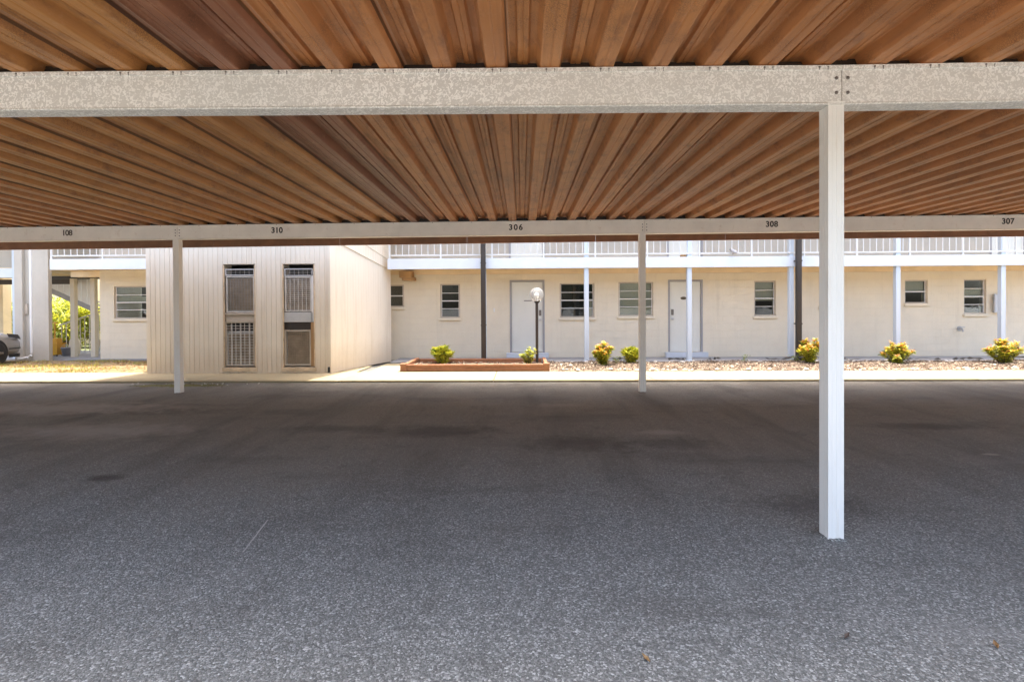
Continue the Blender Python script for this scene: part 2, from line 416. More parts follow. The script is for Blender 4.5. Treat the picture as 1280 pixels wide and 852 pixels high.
# ------------------------------------------------------------------ ground
mb = MB(); S = 400; mb.face([(-S, -S, 0), (S, -S, 0), (S, S, 0), (-S, S, 0)])
tag(mb.build('parking_lot', 'asphalt'), kind='structure')
mb = MB(); W0, W1 = 10.2, 11.62
xs = [-30, -26.6, -23.2, -19.8, -16.4, -13, -9.65, -6.6, -3.6, -.57, 2.6, 5.7, 8.8, 11.9, 15, 18.4, 21.8, 25, 30]
for a, b in zip(xs, xs[1:]): mb.box(a+.006, b-.006, W0, W1, -.05, .035, .006)
mb.box(-8.6, -3.75, W1+.01, 12.9, -.05, .03); mb.box(-3.5, -2.8, W1+.01, 13.42, -.05, .034)
tag(mb.build('walkway', 'concrete'), kind='structure')
mb = MB(); random.seed(3)
x = -30
while x < 30:
    L = random.uniform(.5, 2.2)
    mb.face([(x, W0+.010, .039), (x+L, W0+.010, .039), (x+L, W0+.05+random.uniform(0, .02), .039), (x, W0+.05+random.uniform(0, .02), .039)])
    x += L + random.choice([0.004, .01, .06, .15])
tag(mb.build('walkway_edge_stripe', 'edge_paint'), kind='structure')
mb = MB(); mb.box(-3.45, 30, 13.52, 14.58, -.05, .062, .008); mb.box(-18.5, -8.35, 14.42, 17.6, -.05, .062, .008)
tag(mb.build('porch_slab', 'slab'), kind='structure')
mb = MB(); mb.face([(-60, 17.6, .012), (-8.1, 17.6, .012), (-8.1, 60, .012), (-60, 60, .012)])
tag(mb.build('lawn', 'far_grass'), kind='structure')

# ------------------------------------------------------------------ carport
def fz(x): return 2.957 + (.0055*(1.97-max(x, -6)) if x < 1.97 else .0026*(min(x, 10)-1.97))
def sz(x): return 2.945 + .0042*max(-14, min(14, x))
YF, YB, BD = 3.29, 8.95, .115
Y0, Y1 = 1.6, 10.47
PX = [-14.14, -6.04, 2.0, 10.15]
PXB = [-14.07, -5.99, 2.105, 10.22]                       # the far row stands a little to the right
cp = thing('carport', (2.0, 6, 0), 'long brown corrugated metal carport on cream square posts over the parking stalls', 'carport')
X0, X1 = -16.6, 14.4
def rz(x, y):
    t = (y-YF)/(YB-YF); return fz(x)*(1-t) + sz(x)*t
prof = [(-.060, .003), (-.053, 0), (-.010, 0), (0, .005), (.010, 0), (.053, 0), (.060, .003), (.084, .078), (.090, .082), (.124, .082), (.129, .079), (.138, .060), (.163, .060), (.1695, .065), (.176, .060), (.201, .060), (.210, .079), (.215, .082), (.249, .082), (.255, .078)]
ribs = []
k = math.ceil((X0-PHASE)/PITCH)
while PHASE + k*PITCH < X1:
    c = PHASE + k*PITCH
    dx = .018*math.sin(k*2.3)
    for (u, h) in prof: ribs.append((c+u, h*(1+.06*math.sin(k*1.7))))
    k += 1
ys = [Y0, 2.2, YF, 4.6, 6.1, 7.6, YB, 9.8, Y1]
mb = MB(); nv = len(ribs); allv = []
for layer in (0, .0025):
    for y in ys:
        for i, (x, h) in enumerate(ribs):
            allv.append((x, y, rz(x, y)+.012+h+layer + .003*math.sin(y*1.3+i*.05)))
F = []; ny = len(ys)
for L in (0, 1):
    for j in range(ny-1):
        for i in range(nv-1):
            a = L*ny*nv + j*nv + i; q = (a, a+nv, a+nv+1, a+1)
            F.append(q if L == 0 else q[::-1])
for j in (0, ny-1):
    for i in range(nv-1):
        a = j*nv+i; b = a+ny*nv; F.append((a, a+1, b+1, b))
mb.add(allv, F); mb.build('roof', 'roof', cp)
for yc in (YF+.085, YB+.085):                        # dark closures in the ribs over each beam, coloured to stand in for shade
    b = MB(); xs_ = []; k = math.ceil((X0+.1-PHASE)/PITCH)
    while PHASE+(k+1)*PITCH < X1-.05:
        c = PHASE+k*PITCH; h = .070+.008*math.sin(k*2.9)
        xs_ += [(c-.058, .004), (c+.058, .004), (c+.084, h), (c+.255, h*.97)]; k += 1
    n = len(xs_); v = []
    for y in (yc, yc+.02):
        for top in (0, 1): v += [(x, y, rz(x, yc)+.010+(h if top else 0)) for x, h in xs_]
    F = []
    for i in range(n-1): F += [(i, i+1, n+i+1, n+i), (3*n+i, 3*n+i+1, 2*n+i+1, 2*n+i), (n+i, n+i+1, 3*n+i+1, 3*n+i), (2*n+i, 2*n+i+1, i+1, i)]
    b.add(v, F); b.build('rib_shade_strip', 'brown', cp)
# fasciae at both eaves (folded sheet with a return lip)
for y, s_ in ((Y1, 1), (Y0, -1)):
    mb = MB()
    yo = y + .004*s_
    for i in range(12):
        xa, xb = X0+(X1-X0)*i/12+.003, X0+(X1-X0)*(i+1)/12-.003
        za, zb = rz(xa, y), rz(xb, y)
        dz = .175
        for (p, q, lo, hi) in ((yo, yo+.012*s_, -dz, .11), (yo-.045*s_, yo-.002*s_, -dz, -dz+.010)):
            ya, yb = min(p, q), max(p, q)
            mb.add([(xa, ya, za+lo), (xb, ya, zb+lo), (xa, yb, za+lo), (xb, yb, zb+lo), (xa, ya, za+hi), (xb, ya, zb+hi), (xa, yb, za+hi), (xb, yb, zb+hi)],
                   [(0, 2, 3, 1), (4, 5, 7, 6), (0, 1, 5, 4), (2, 6, 7, 3), (0, 4, 6, 2), (1, 3, 7, 5)])
    mb.build('fascia', 'fascia', cp)
def beam_section(xa, xb, yf, zf, hh=.245):
    """boxed C-section beam; thin top flange and a slight lower return"""
    b = MB()
    n = 14
    prof = [(0, 0), (-.006, .004), (-.006, .010), (0, .016), (0, hh-.030), (-.010, hh-.028), (-.010, hh-.003), (-.006, hh), (BD, hh), (BD, 0)]
    rings = []
    for i in range(n+1):
        x = xa+(xb-xa)*i/n; zt = zf(x)+.008; w = .0015*math.sin(i*1.9+xa)
        rings.append([(x, yf+p+w, zt-hh+q) for p, q in prof])
    m_ = len(prof); base = len(b.v)
    for r_ in rings: b.v += r_
    for i in range(n):
        for j in range(m_):
            a0 = base+i*m_+j; a1 = base+i*m_+(j+1) % m_
            b.f.append((a0, a1, a1+m_, a0+m_)); b.mi.append(0)
    b.f.append(tuple(base+j for j in range(m_))); b.mi.append(0)
    b.f.append(tuple(base+n*m_+j for j in range(m_))[::-1]); b.mi.append(0)
    return b
def screw(b, x, y, z, r=.009, l=.006):
    b.tube([(x, y, z), (x, y-l*.6, z), (x, y-l, z)], [r, r, r*.6], 8)
def text_mesh(txt, size, cx, y, cz, spacing=1.0):
    cu = bpy.data.curves.new('digits', 'FONT'); cu.body = txt; cu.size = size; cu.align_x = 'CENTER'; cu.align_y = 'CENTER'
    cu.extrude = .0012; cu.space_character = spacing; cu.offset = .0035
    o = bpy.data.objects.new('digits', cu); COL.objects.link(o); bpy.context.view_layer.update()
    dg = bpy.context.evaluated_depsgraph_get(); me = bpy.data.meshes.new_from_object(o.evaluated_get(dg))
    bpy.data.objects.remove(o); bpy.data.curves.remove(cu)
    b = MB(); b.add([(cx+v.co.x, y-v.co.z, cz+v.co.y) for v in me.vertices], [tuple(p.vertices) for p in me.polygons])
    bpy.data.meshes.remove(me); return b
NUM = {-7.94: ('108', 'number_faded', .9), -4.24: ('310', 'number', 1.0), -.10: ('306', 'number', 1.28), 4.26: ('308', 'number', 1.05), 8.21: ('307', 'number', 1.05)}
for row, (yf, zf) in enumerate(((YF, fz), (YB, sz))):
    ends = [X0+.05] + (PX if row == 0 else PXB) + [X1-.05]
    for a, b_ in zip(ends, ends[1:]):
        sb = beam_section(a+.0025, b_-.0025, yf, zf); sb.cur = 1                                   # roof screws along the top flange and bolts at the ends
        k = math.ceil((a+.1-PHASE)/PITCH)
        while PHASE+k*PITCH < b_-.08:
            c = PHASE+k*PITCH
            for d, rr in ((-.022, .0045), (.03, .003)):
                if row == 0 or (k % 2 and d < 0): screw(sb, c+d, yf-.0105, zf(c)-.006, rr*1.4, .004)
                if row == 0: sb.box(c+d-.0015, c+d+.0015, yf-.0125, yf-.0105, zf(c)-.024, zf(c)-.002)
            k += 1
        for e, s_ in ((a, 1), (b_, -1)):
            for dz in (.065, .155) if row == 0 else (.05, .10, .15):
                screw(sb, e+s_*.035, yf-.0005, zf(e)+.008-.245+dz+.01, .0105 if row == 0 else .009, .007)
        bo = sb.build('beam', ['beam' if row == 0 else 'beam_plain', 'steel_dark'], cp)
        if row == 1:
            for nx, (t, mt, sp) in NUM.items():
                if a < nx < b_:
                    nb = text_mesh(t, .135, nx, yf-.0022, zf(nx)-.105, sp)
                    tag(nb.build('stall_number', mt, bo), 'stall number %s painted on the beam' % t)
def post_profile(x, y, s):
    """square tube with shallow flutes on every side, ccw"""
    h = s/2; g = [(-.5, 0), (-.34, 0), (-.31, .018), (-.26, .018), (-.23, 0), (-.06, 0), (-.03, .018), (.03, .018), (.06, 0), (.23, 0), (.26, .018), (.31, .018), (.34, 0)]
    pts = []
    for q in range(4):
        ca, sa = math.cos(q*math.pi/2), math.sin(q*math.pi/2)
        for u, d in g:
            px, py = u*s, -h+d*s*.9
            pts.append((x+px*ca-py*sa, y+px*sa+py*ca))
    return pts
for pa, pb in zip(PX, PXB):
    for px, yf, zf, s in ((pa, YF, fz, .098), (pb, YB, sz, .104)):
        zt = zf(px)+.008-.245 - .001
        b = MB(); b.prism(post_profile(px-.035, yf+.002+s/2, s), -.02, zt)
        po = b.build('post', 'post_cream' if yf == YF else 'post_tan', cp)
        f = MB(); random.seed(int(px*10+yf*7)); n = 22; qx, qy = px-.035, yf+.002+s/2
        rin, rout = [], []
        for k in range(n):
            a = 6.283*k/n; m = max(abs(math.cos(a)), abs(math.sin(a))); ri = s*.47/m; ro = s*.5/m+random.uniform(.012, .045)
            rin.append((qx+ri*math.cos(a), qy+ri*math.sin(a), .006+random.uniform(.001, .007))); rout.append((qx+ro*math.cos(a), qy+ro*math.sin(a), -.002))
        f.add(rin+rout, [(k, n+k, n+(k+1) % n, (k+1) % n) for k in range(n)]); f.build('footing', 'asphalt', po)
        c = MB(); q = px-.035                      # clip angle folded over the beam bottom
        c.box(q-s/2-.004, q+s/2+.004, yf-.004, yf-.001, zt-.0, zt+.022)
        c.build('clip', 'post_cream' if yf == YF else 'post_tan', po)

# ------------------------------------------------------------------ building helpers
def wall_with_holes(mb, x0, x1, z0, z1, y, holes, depth, flip=1):
    """front sheet at y with openings, and the reveals behind them"""
    xs = sorted({x0, x1, *[h[0] for h in holes], *[h[1] for h in holes]}); zs = sorted({z0, z1, *[h[2] for h in holes], *[h[3] for h in holes]})
    for a, b in zip(xs, xs[1:]):
        for c, d in zip(zs, zs[1:]):
            if any(h[0] <= a and b <= h[1] and h[2] <= c and d <= h[3] for h in holes): continue
            mb.face([(a, y, c), (b, y, c), (b, y, d), (a, y, d)])
    for (a, b, c, d) in holes:
        mb.face([(a, y, c), (a, y, d), (a, y+depth, d), (a, y+depth, c)]); mb.face([(b, y, c), (b, y+depth, c), (b, y+depth, d), (b, y, d)])
        mb.face([(a, y, d), (b, y, d), (b, y+depth, d), (a, y+depth, d)]); mb.face([(a, y, c), (a, y+depth, c), (b, y+depth, c), (b, y, c)])
YW = 14.6
def window(parent, x0, x1, z0, z1, rows=4, blind=None, y=YW, sill=True, shape='awning'):
    """awning window: fills its opening; frame, lites, sill, blinds"""
    w = MB(); t = .034; yy = y+.035
    w.box(x0, x0+t, yy, yy+.05, z0, z1); w.box(x1-t, x1, yy, yy+.05, z0, z1)
    w.box(x0+t, x1-t, yy, yy+.05, z1-t, z1); w.box(x0+t, x1-t, yy, yy+.05, z0, z0+t)
    wo = w.build('window', 'trim_tan', parent)
    b = MB(); ia, ib, ic, id_ = x0+t, x1-t, z0+t, z1-t
    for i in range(1, rows):
        zz = ic+(id_-ic)*i/rows; hh = .008 if i*2 != rows else .014
        b.box(ia, ib, yy+.005, yy+.034, zz-hh, zz+hh)
    b.box(ia, ia+.010, yy+.008, yy+.03, ic, id_); b.box(ib-.010, ib, yy+.008, yy+.03, ic, id_)
    b.build('sash', 'white' if shape != 'dark' else 'trim_tan', wo)
    p = MB(); p.box(ia, ib, yy+.037, yy+.043, ic, id_); p.build('pane', 'glass', wo)
    if sill:
        s = MB(); s.box(x0-.035, x1+.035, y-.055, y-.003, z0-.075, z0-.003, .008); s.build('sill', 'stucco', wo)
    if blind:
        s = MB(); bx0, bx1, f0, f1 = blind
        a, c = ia+(ib-ia)*bx0, ia+(ib-ia)*bx1; lo, hi = ic+(id_-ic)*f0, ic+(id_-ic)*f1
        z = hi
        while z > lo:
            s.add([(a, yy+.075, z), (c, yy+.075, z), (c, yy+.10, z-.036), (a, yy+.10, z-.036)], [(0, 1, 2, 3)]); z -= .03
        s.build('blind', 'blind', wo)
    return wo
def door(parent, x0, x1, z0, z1, knob, plate=None, y=YW, furniture=True):
    t = .05; f = MB(); yy = y-.012
    f.box(x0, x0+t, yy, y+.10, z0, z1); f.box(x1-t, x1, yy, y+.10, z0, z1); f.box(x0+t, x1-t, yy, y+.10, z1-t, z1)
    d = MB(); d.box(x0+t+.004, x1-t-.004, y+.03, y+.075, z0+.012, z1-t-.004, .003)
    do = d.build('door', 'white_door', parent)
    f.build('frame', 'frame_grey', do)
    if furniture:
        s = MB(); s.box(x0-.10, x1+.10, y-.16, y-.003, .064, z0, .006); s.build('step', 'white_blue', do)
        kx = x0+t+.075 if knob < 0 else x1-t-.075
        h = MB(); h.tube([(kx, y+.03, z0+.92), (kx, y-.01, z0+.92), (kx, y-.016, z0+.92), (kx, y-.055, z0+.92), (kx, y-.062, z0+.92)], [.03, .03, .013, .03, .018], 14); h.build('handle', 'chrome', do)
        l = MB(); l.box(kx-.034, kx+.034, y+.012, y+.03, z0+1.03, z0+1.19, .006); l.tube([(kx, y+.012, z0+1.14), (kx, y-.004, z0+1.14)], .022, 12); l.build('deadbolt', 'steel_dark', do)
        v = MB(); v.tube([((x0+x1)/2, y+.03, z0+1.62), ((x0+x1)/2, y+.024, z0+1.62)], .012, 10); v.build('peephole', 'chrome', do)
    if plate == 'oval':
        cx = x0+.435; q = MB()
        q.add([(cx+.085*math.cos(a), y+.022, z0+1.50+.042*math.sin(a)) for a in (2*math.pi*k/20 for k in range(20))] +
              [(cx+.085*math.cos(a), y+.03, z0+1.50+.042*math.sin(a)) for a in (2*math.pi*k/20 for k in range(20))],
              [tuple(range(20))] + [(k, k+20, (k+1) % 20+20, (k+1) % 20) for k in range(20)]); q.build('number_plate', 'brass', do)
    if plate == 'bar':
        q = MB(); q.box(x0+.40, x0+.62, y+.02, y+.03, z0+1.44, z0+1.465); q.build('number_plate', 'steel_dark', do)
    return do
def railing(parent, x0, x1, y, z0):
    n = max(1, round((x1-x0)/1.32)); L = (x1-x0)/n
    for i in range(n):
        a, b = x0+L*i, x0+L*(i+1)
        r = MB(); r.box(a+.022, b-.022, y-.018, y+.018, z0+.075, z0+.11); r.box(a+.022, b-.022, y-.022, y+.022, z0+.86, z0+.905)
        m_ = 7
        for k in range(1, m_+1):
            xx = a+L*k/(m_+1); r.box(xx-.008, xx+.008, y-.008, y+.008, z0+.111, z0+.859)
        ro = r.build('railing', 'rail_white', parent)
        p = MB(); p.box(a-.02, a+.02, y-.02, y+.02, z0, z0+.94); p.build('rail_post', 'rail_white', ro)
def blue_post(parent, x, y, w=.115, d=.115, top=5.35):
    b = MB(); b.box(x-w/2, x+w/2, y-d/2, y+d/2, .04, top, .006)
    p = b.build('post', 'post_blue', parent)
    c = MB(); c.box(x-w/2-.02, x+w/2+.02, y-d/2-.02, y+d/2+.02, .036, .075, .004); c.build('foot_plate', 'post_blue', p)
FZ0, FZ1, YBAL = 2.475, 2.745, 13.5

# ------------------------------------------------------------------ main wing
bw = thing('apartment_building', (5, YW, 0), 'long cream two-storey apartment wing with white doors behind the mulch bed', 'apartment building')
BX0, BX1 = -3.50, 22
wins = [(-3.90, -3.325, 1.50, 2.12, 2, None), (-2.30, -1.74, 1.185, 2.135, 4, None), (1.06, 2.03, 1.178, 2.137, 4, (.80, 1, .0, .55)), (2.70, 3.67, 1.21, 2.16, 4, (0, 1, .0, 1)),
        (6.46, 7.06, 1.197, 2.168, 4, (0, 1, .45, 1)), (8.25, 8.87, 1.45, 2.15, 2, None), (10.594, 11.217, 1.522, 2.168, 2, (0, 1, .5, 1)), (12.205, 12.81, 1.226, 2.178, 4, (0, 1, .5, .74)),
        (14.3, 15.27, 1.21, 2.16, 4, (0, 1, .3, 1))]
drs = [(-.343, .635, .20, 2.232, 1, 'bar'), (4.08, 5.04, .20, 2.215, -1, 'oval')]
mb = MB(); holes = [w[:4] for w in wins] + [d[:4] for d in drs]
wall_with_holes(mb, -4.6, BX1, .0, FZ0+.02, YW, holes, .22)
mb.build('wall', 'stucco', bw)
mb = MB(); mb.face([(-4.6, YW+1.6, 0), (BX1, YW+1.6, 0), (BX1, YW+1.6, 2.5), (-4.6, YW+1.6, 2.5)])
mb.face([(-4.6, YW+.05, .05), (-4.6, YW+1.6, .05), (BX1, YW+1.6, .05), (BX1, YW+.05, .05)]); mb.build('interior_wall', 'interior', bw)
for w in wins: window(bw, *w[:4], rows=w[4], blind=w[5])
for d in drs: door(bw, *d)
# balcony
mb = MB(); mb.box(BX0, BX1, YBAL, YBAL+.05, FZ0, FZ1, .004); mb.build('balcony_fascia', 'white_blue', bw)
mb = MB(); mb.box(BX0, BX1, YBAL+.052, YW+1.6, FZ0+.075, FZ1-.01)
mb.box(-4.6, BX0-.002, 14.03, YW+1.6, FZ0+.07, FZ1-.012); mb.build('balcony_slab', 'soffit', bw)
mb = MB(); mb.box(-4.5, BX1, YW-.05, YW-.002, FZ0-.075, FZ0+.073, .004); mb.build('soffit_trim', 'soffit', bw)
railing(bw, BX0+.05, BX1, YBAL+.04, FZ1)
udoors = [(-.36, .64, FZ1+.02, FZ1+2.05), (4.05, 5.05, FZ1+.02, FZ1+2.05), (12.9, 13.9, FZ1+.02, FZ1+2.05)]
uw = [(-2.3, -1.74, 3.95, 4.9), (1.06, 2.03, 3.95, 4.9), (2.7, 3.67, 3.95, 4.9), (6.46, 7.06, 3.95, 4.9)]
mb = MB(); wall_with_holes(mb, -4.6, BX1, FZ1-.02, 5.355, YW, udoors+uw, .2); mb.build('wall', 'stucco_shaded', bw)
for d in udoors: 
    do = door(bw, *d, 1, None, YW, False)
for u in uw: window(bw, *u)
mb = MB(); mb.box(-4.6, BX1, 13.46, YW+9, 5.36, 5.6); mb.box(-4.6, BX1, YW+8.7, YW+8.9, 0, 5.35); mb.build('roof', 'white', bw)
for px in (4.34, 6.955, 9.665, 12.32, 15.0, 1.68): blue_post(bw, px, 13.60)
blue_post(bw, -.99, 13.62)
for px in (-.992, 7.046):
    b = MB(); b.box(px-.062, px+.062, 13.33, 13.44, .10, 5.3, .012)
    p = b.build('downspout', 'brown', bw); tag(p, 'dark brown downspout')
    c = MB(); c.box(px-.085, px+.085, 13.28, 13.47, .03, .155, .015); c.build('drain_box', 'black', p)
    c = MB()
    for z in (1.0, 2.6): c.box(px-.068, px+.068, 13.324, 13.497, z, z+.03)
    c.build('strap', 'brown', p)
# things fixed to the wall
mb = MB(); mb.box(12.97, 13.26, YW-.10, YW-.002, 1.255, 1.765, .012); mo = mb.build('meter_box', 'galv', bw)
mb = MB(); mb.box(12.945, 12.972, YW-.112, YW-.09, 1.25, 1.77, .004); mb.box(12.98, 13.25, YW-.106, YW-.101, 1.27, 1.75); mb.build('lid', 'white_blue', mo)
mb = MB(); mb.tube([(12.08, YW, .82), (12.08, YW-.08, .82), (12.07, YW-.12, .80), (12.06, YW-.14, .74)], .022, 8); mb.tube([(12.0, YW-.085, .86), (12.16, YW-.085, .86)], .012, 6); mb.tube([(12.08, YW-.004, .82), (12.08, YW-.014, .82)], .07, 14); mb.build('hose_tap', 'galv', bw)
mb = MB(); mb.box(-.80, -.76, YW-.02, YW-.002, 1.34, 1.45, .004); mb.build('doorbell', 'white', bw)
mb = MB(); mb.tube([(5.43, 13.50, 2.80), (5.43, 13.46, 2.86)], .02, 8); mb.tube([(5.36, 13.50, 2.93), (5.39, 13.47, 2.905), (5.47, 13.40, 2.835), (5.49, 13.385, 2.82)], [.03, .045, .045, .03], 12)
mb.build('security_camera', 'frame_grey', bw)
mb = MB(); mb.box(-3.36, -3.02, YW-.40, YW-.06, 2.30, 2.47, .006); mb.box(-3.30, -2.96, YW-.34, YW-.055, 2.22, 2.31, .006); mb.build('bracket', 'bare_ply', bw)
mb = MB(); mb.box(4.13, 4.27, YBAL+.1, YBAL+.18, FZ1, FZ1+.07, .01); mb.build('shelf_bracket', 'bare_ply', bw)

# ------------------------------------------------------------------ left wing with the stair breezeway
lw = thing('apartment_building', (-10.5, YW, 0), 'cream apartment block left of the siding shed, with open stair passage and one window', 'apartment building')
lwin = (-11.62, -10.68, 1.205, 2.13)
mb = MB(); wall_with_holes(mb, -12.03, -8.0, 0, FZ0+.1, YW, [lwin], .22)
mb.face([(-12.03, YW, 0), (-12.03, YW, FZ0+.1), (-12.03, 22, FZ0+.1), (-12.03, 22, 0)]); mb.build('wall', 'stucco', lw)
mb = MB(); mb.face([(-12.0, YW+1.6, 0), (-8, YW+1.6, 0), (-8, YW+1.6, 2.5), (-12, YW+1.6, 2.5)]); mb.build('interior_wall', 'interior', lw)
window(lw, *lwin, rows=4, blind=(0, 1, .5, .7))
mb = MB(); mb.box(-12.46, -8.2, YBAL, YBAL+.05, FZ0+.05, FZ1+.055, .004); mb.build('balcony_fascia', 'white_blue', lw)
mb = MB(); mb.box(-12.46, -8.0, YBAL+.052, YW-.0, FZ0+.11, FZ1+.04); mb.box(-14.40, -12.035, YW+.0, 17.4, FZ0+.11, FZ1+.04); mb.box(-13.9, -12.465, 14.46, YW-.001, FZ0+.112, FZ1+.038); mb.build('balcony_slab', 'soffit', lw)
railing(lw, -12.44, -8.3, YBAL+.04, FZ1+.055)
mb = MB(); wall_with_holes(mb, -12.03, -8.0, FZ1+.03, 5.355, YW, [(-11.62, -10.68, 3.95, 4.9)], .2); mb.face([(-12.03, YW, FZ1), (-12.03, YW, 5.355), (-12.03, 22, 5.355), (-12.03, 22, FZ1)]); mb.box(-14.3, -12.04, 15.6, 15.78, FZ1+.05, 5.355); mb.build('wall', 'stucco_shaded', lw)
window(lw, -11.62, -10.68, 3.95, 4.9)
mb = MB(); mb.box(-12.5, -8.0, 13.46, 22.2, 5.36, 5.6); mb.box(-18.5, -12.502, 13.46, 17.4, 5.36, 5.6); mb.build('roof', 'white', lw)
mb = MB(); mb.box(-14.6, -12.55, 15.30, 15.42, 2.385, 2.475, .004); mb.build('header_beam', 'brown', lw)
mb = MB(); mb.box(-12.9, -12.05, YW+.03, YW+.33, 2.40, FZ0+.105, .004); mb.build('soffit_trim', 'soffit', lw)
# projecting pier with its rain pipe
mb = MB(); mb.box(-13.66, -13.2, 14.25, 14.37, 0, 5.4, .006); mb.box(-13.93, -13.662, 14.33, 14.45, 0, 5.4); mb.box(-14.16, -13.932, 14.24, 14.45, 0, 5.4, .006)
mb.build('pier', 'stucco_shaded', lw)
mb = MB(); mb.tube([(-13.705, 14.27, 5.2), (-13.705, 14.27, .26), (-13.715, 14.25, .19), (-13.77, 14.21, .14), (-13.9, 14.18, .11), (-14.0, 14.17, .10)], .04, 12); mb.build('rain_pipe', 'white', lw)
mb = MB(); mb.box(-13.93, -13.85, 14.30, 14.328, 1.35, 1.65); mb.build('conduit', 'trim_tan', lw)
# further part of the block, seen past the pier
mb = MB(); mb.box(-24, -17.9, 17.6, 17.9, 0, 5.4); mb.box(-24, -14.42, 15.052, 17.4, FZ0+.06, FZ1-.03); mb.build('wall', 'soffit', lw)
for px in (-14.79, -17.45): blue_post(lw, px, 14.93, .12, .12, 5.4)
mb = MB(); mb.box(-24, -14.40, 15.0, 15.05, FZ0-.06, FZ1-.06, .004); mb.build('balcony_fascia', 'white_blue', lw)
mb = MB(); mb.box(-24, -14.42, 16.2, 16.3, FZ1-.02, 5.4); mb.build('wall', 'stucco_shaded', lw)
window(lw, -16.15, -15.72, 2.95, 3.9, y=16.15, sill=False)
mb = MB(); mb.box(-24, -14.5, 16.6, 16.72, 2.3, 2.46); mb.build('header_beam', 'brown', lw)
# open stair
sc_ = thing('staircase', (-14.5, 16.2, 0), 'pale outdoor staircase with slatted side panel climbing inside the open passage', 'staircase')
mb = MB()
for px in (-13.33, -12.72): mb.box(px-.065, px+.065, 15.16, 15.29, .06, 2.39, .005); mb.build('post', 'stucco', sc_); mb = MB()
# stair flight: rises toward the left at Y 17
def stair_pt(x): return 1.0 + (-13.6-x)*.30/.45*.9
SX0, SX1 = -17.0, -14.2
def szl(x): return 1.40 + (-14.28-x)*.445
mb = MB()
mb.add([(SX0, 17.0, szl(SX0)), (SX1, 17.0, szl(SX1)), (SX1, 17.0, szl(SX1)+.20), (SX0, 17.0, szl(SX0)+.20), (SX0, 17.06, szl(SX0)), (SX1, 17.06, szl(SX1)), (SX1, 17.06, szl(SX1)+.20), (SX0, 17.06, szl(SX0)+.20)],
       [(0, 1, 2, 3), (5, 4, 7, 6), (4, 5, 1, 0), (3, 2, 6, 7), (0, 3, 7, 4), (1, 5, 6, 2)]); mb.build('stringer', 'frame_grey', sc_)
mb = MB(); x = SX0
while x < SX1:
    xx = min(x+.19, SX1); g_ = .012
    mb.add([(x+g_, 16.96, szl(x)+.19), (xx, 16.96, szl(xx)+.19), (xx, 16.96, 2.58), (x+g_, 16.96, 2.58), (x+g_, 16.99, szl(x)+.19), (xx, 16.99, szl(xx)+.19), (xx, 16.99, 2.58), (x+g_, 16.99, 2.58)],
           [(0, 1, 2, 3), (5, 4, 7, 6), (4, 5, 1, 0), (3, 2, 6, 7), (0, 3, 7, 4), (1, 5, 6, 2)]); x += .2
mb.build('side_panel', 'white', sc_)
mb = MB(); x = SX1
while x > SX0: mb.box(x-.30, x, 17.07, 18.1, szl(x)+.10, szl(x)+.15); x -= .27
mb.build('tread', 'slab', sc_)
mb = MB(); mb.box(-14.75, -14.68, 15.30, 15.37, .06, 2.3)
mb.build('post', 'brown', sc_)
mb = MB()
for i in range(9): mb.box(-15.6+i*.16, -15.58+i*.16, 17.30, 17.32, .06+.0, .95+.05*i)
mb.add([(-15.65, 17.29, .93), (-14.2, 17.29, 1.40), (-14.2, 17.33, 1.40), (-15.65, 17.33, .93), (-15.65, 17.29, .97), (-14.2, 17.29, 1.44), (-14.2, 17.33, 1.44), (-15.65, 17.33, .97)], [(0, 1, 5, 4), (1, 2, 6, 5), (2, 3, 7, 6), (4, 5, 6, 7), (0, 3, 2, 1)])
mb.build('handrail', 'trim_tan', sc_)

# ------------------------------------------------------------------ siding shed
sh = thing('utility_shed', (-6.3, 11.5, 0), 'tall cream ribbed-siding shed with two stacked pairs of grilles, beside the walkway', 'shed')
A, B, C, D = (-8.40, 11.47), (-4.26, 11.47), (-3.53, 13.95), (-8.0, 14.5)
SHZ = 5.2
opn = [(-6.658, -5.935, .160, 2.462), (-5.326, -4.605, .160, 2.460)]
def siding_profile(L, pitch=.2032):
    """grooved sheet along u"""
    out = []; u = 0
    while u < L:
        for du, d in ((0, 0), (.094, 0), (.098, .008), (.105, .008)):
            if u+du < L: out.append((u+du, d))
        u += .109
    out.append((L, 0)); return out
def siding_wall(mb, p, q, z0, z1, holes=(), relief=1.0):
    """holes in (u0,u1,z0,z1); strips between profile points, split at the holes"""
    p, q = Vector(p), Vector(q); L = (q-p).length; d = (q-p)/L; n = Vector((-d.y, d.x))     # n points inwards
    pr = siding_profile(L)
    cuts = sorted({h[i] for h in holes for i in (0, 1)})
    def dep(u):
        for (a, da), (b, db) in zip(pr, pr[1:]):
            if a <= u <= b: return (da+(db-da)*(u-a)/max(b-a, 1e-6))*relief
        return 0
    us = sorted({u for u, _ in pr} | set(cuts))
    for a, b in zip(us, us[1:]):
        if b-a < 1e-5: continue
        segs = [(z0, z1)]
        for h in holes:
            if h[0] <= a+1e-5 and b-1e-5 <= h[1]: segs = [(z0, h[2]), (h[3], z1)]
        P0 = p+d*a+n*dep(a+1e-6); P1 = p+d*b+n*dep(b-1e-6)
        for lo, hi in segs: mb.face([(P0.x, P0.y, lo), (P1.x, P1.y, lo), (P1.x, P1.y, hi), (P0.x, P0.y, hi)])
mb = MB()
siding_wall(mb, A, B, .035, SHZ, [(o[0]-A[0], o[1]-A[0], o[2], o[3]) for o in opn])
siding_wall(mb, D, A, .035, SHZ); siding_wall(mb, C, D, .035, SHZ)
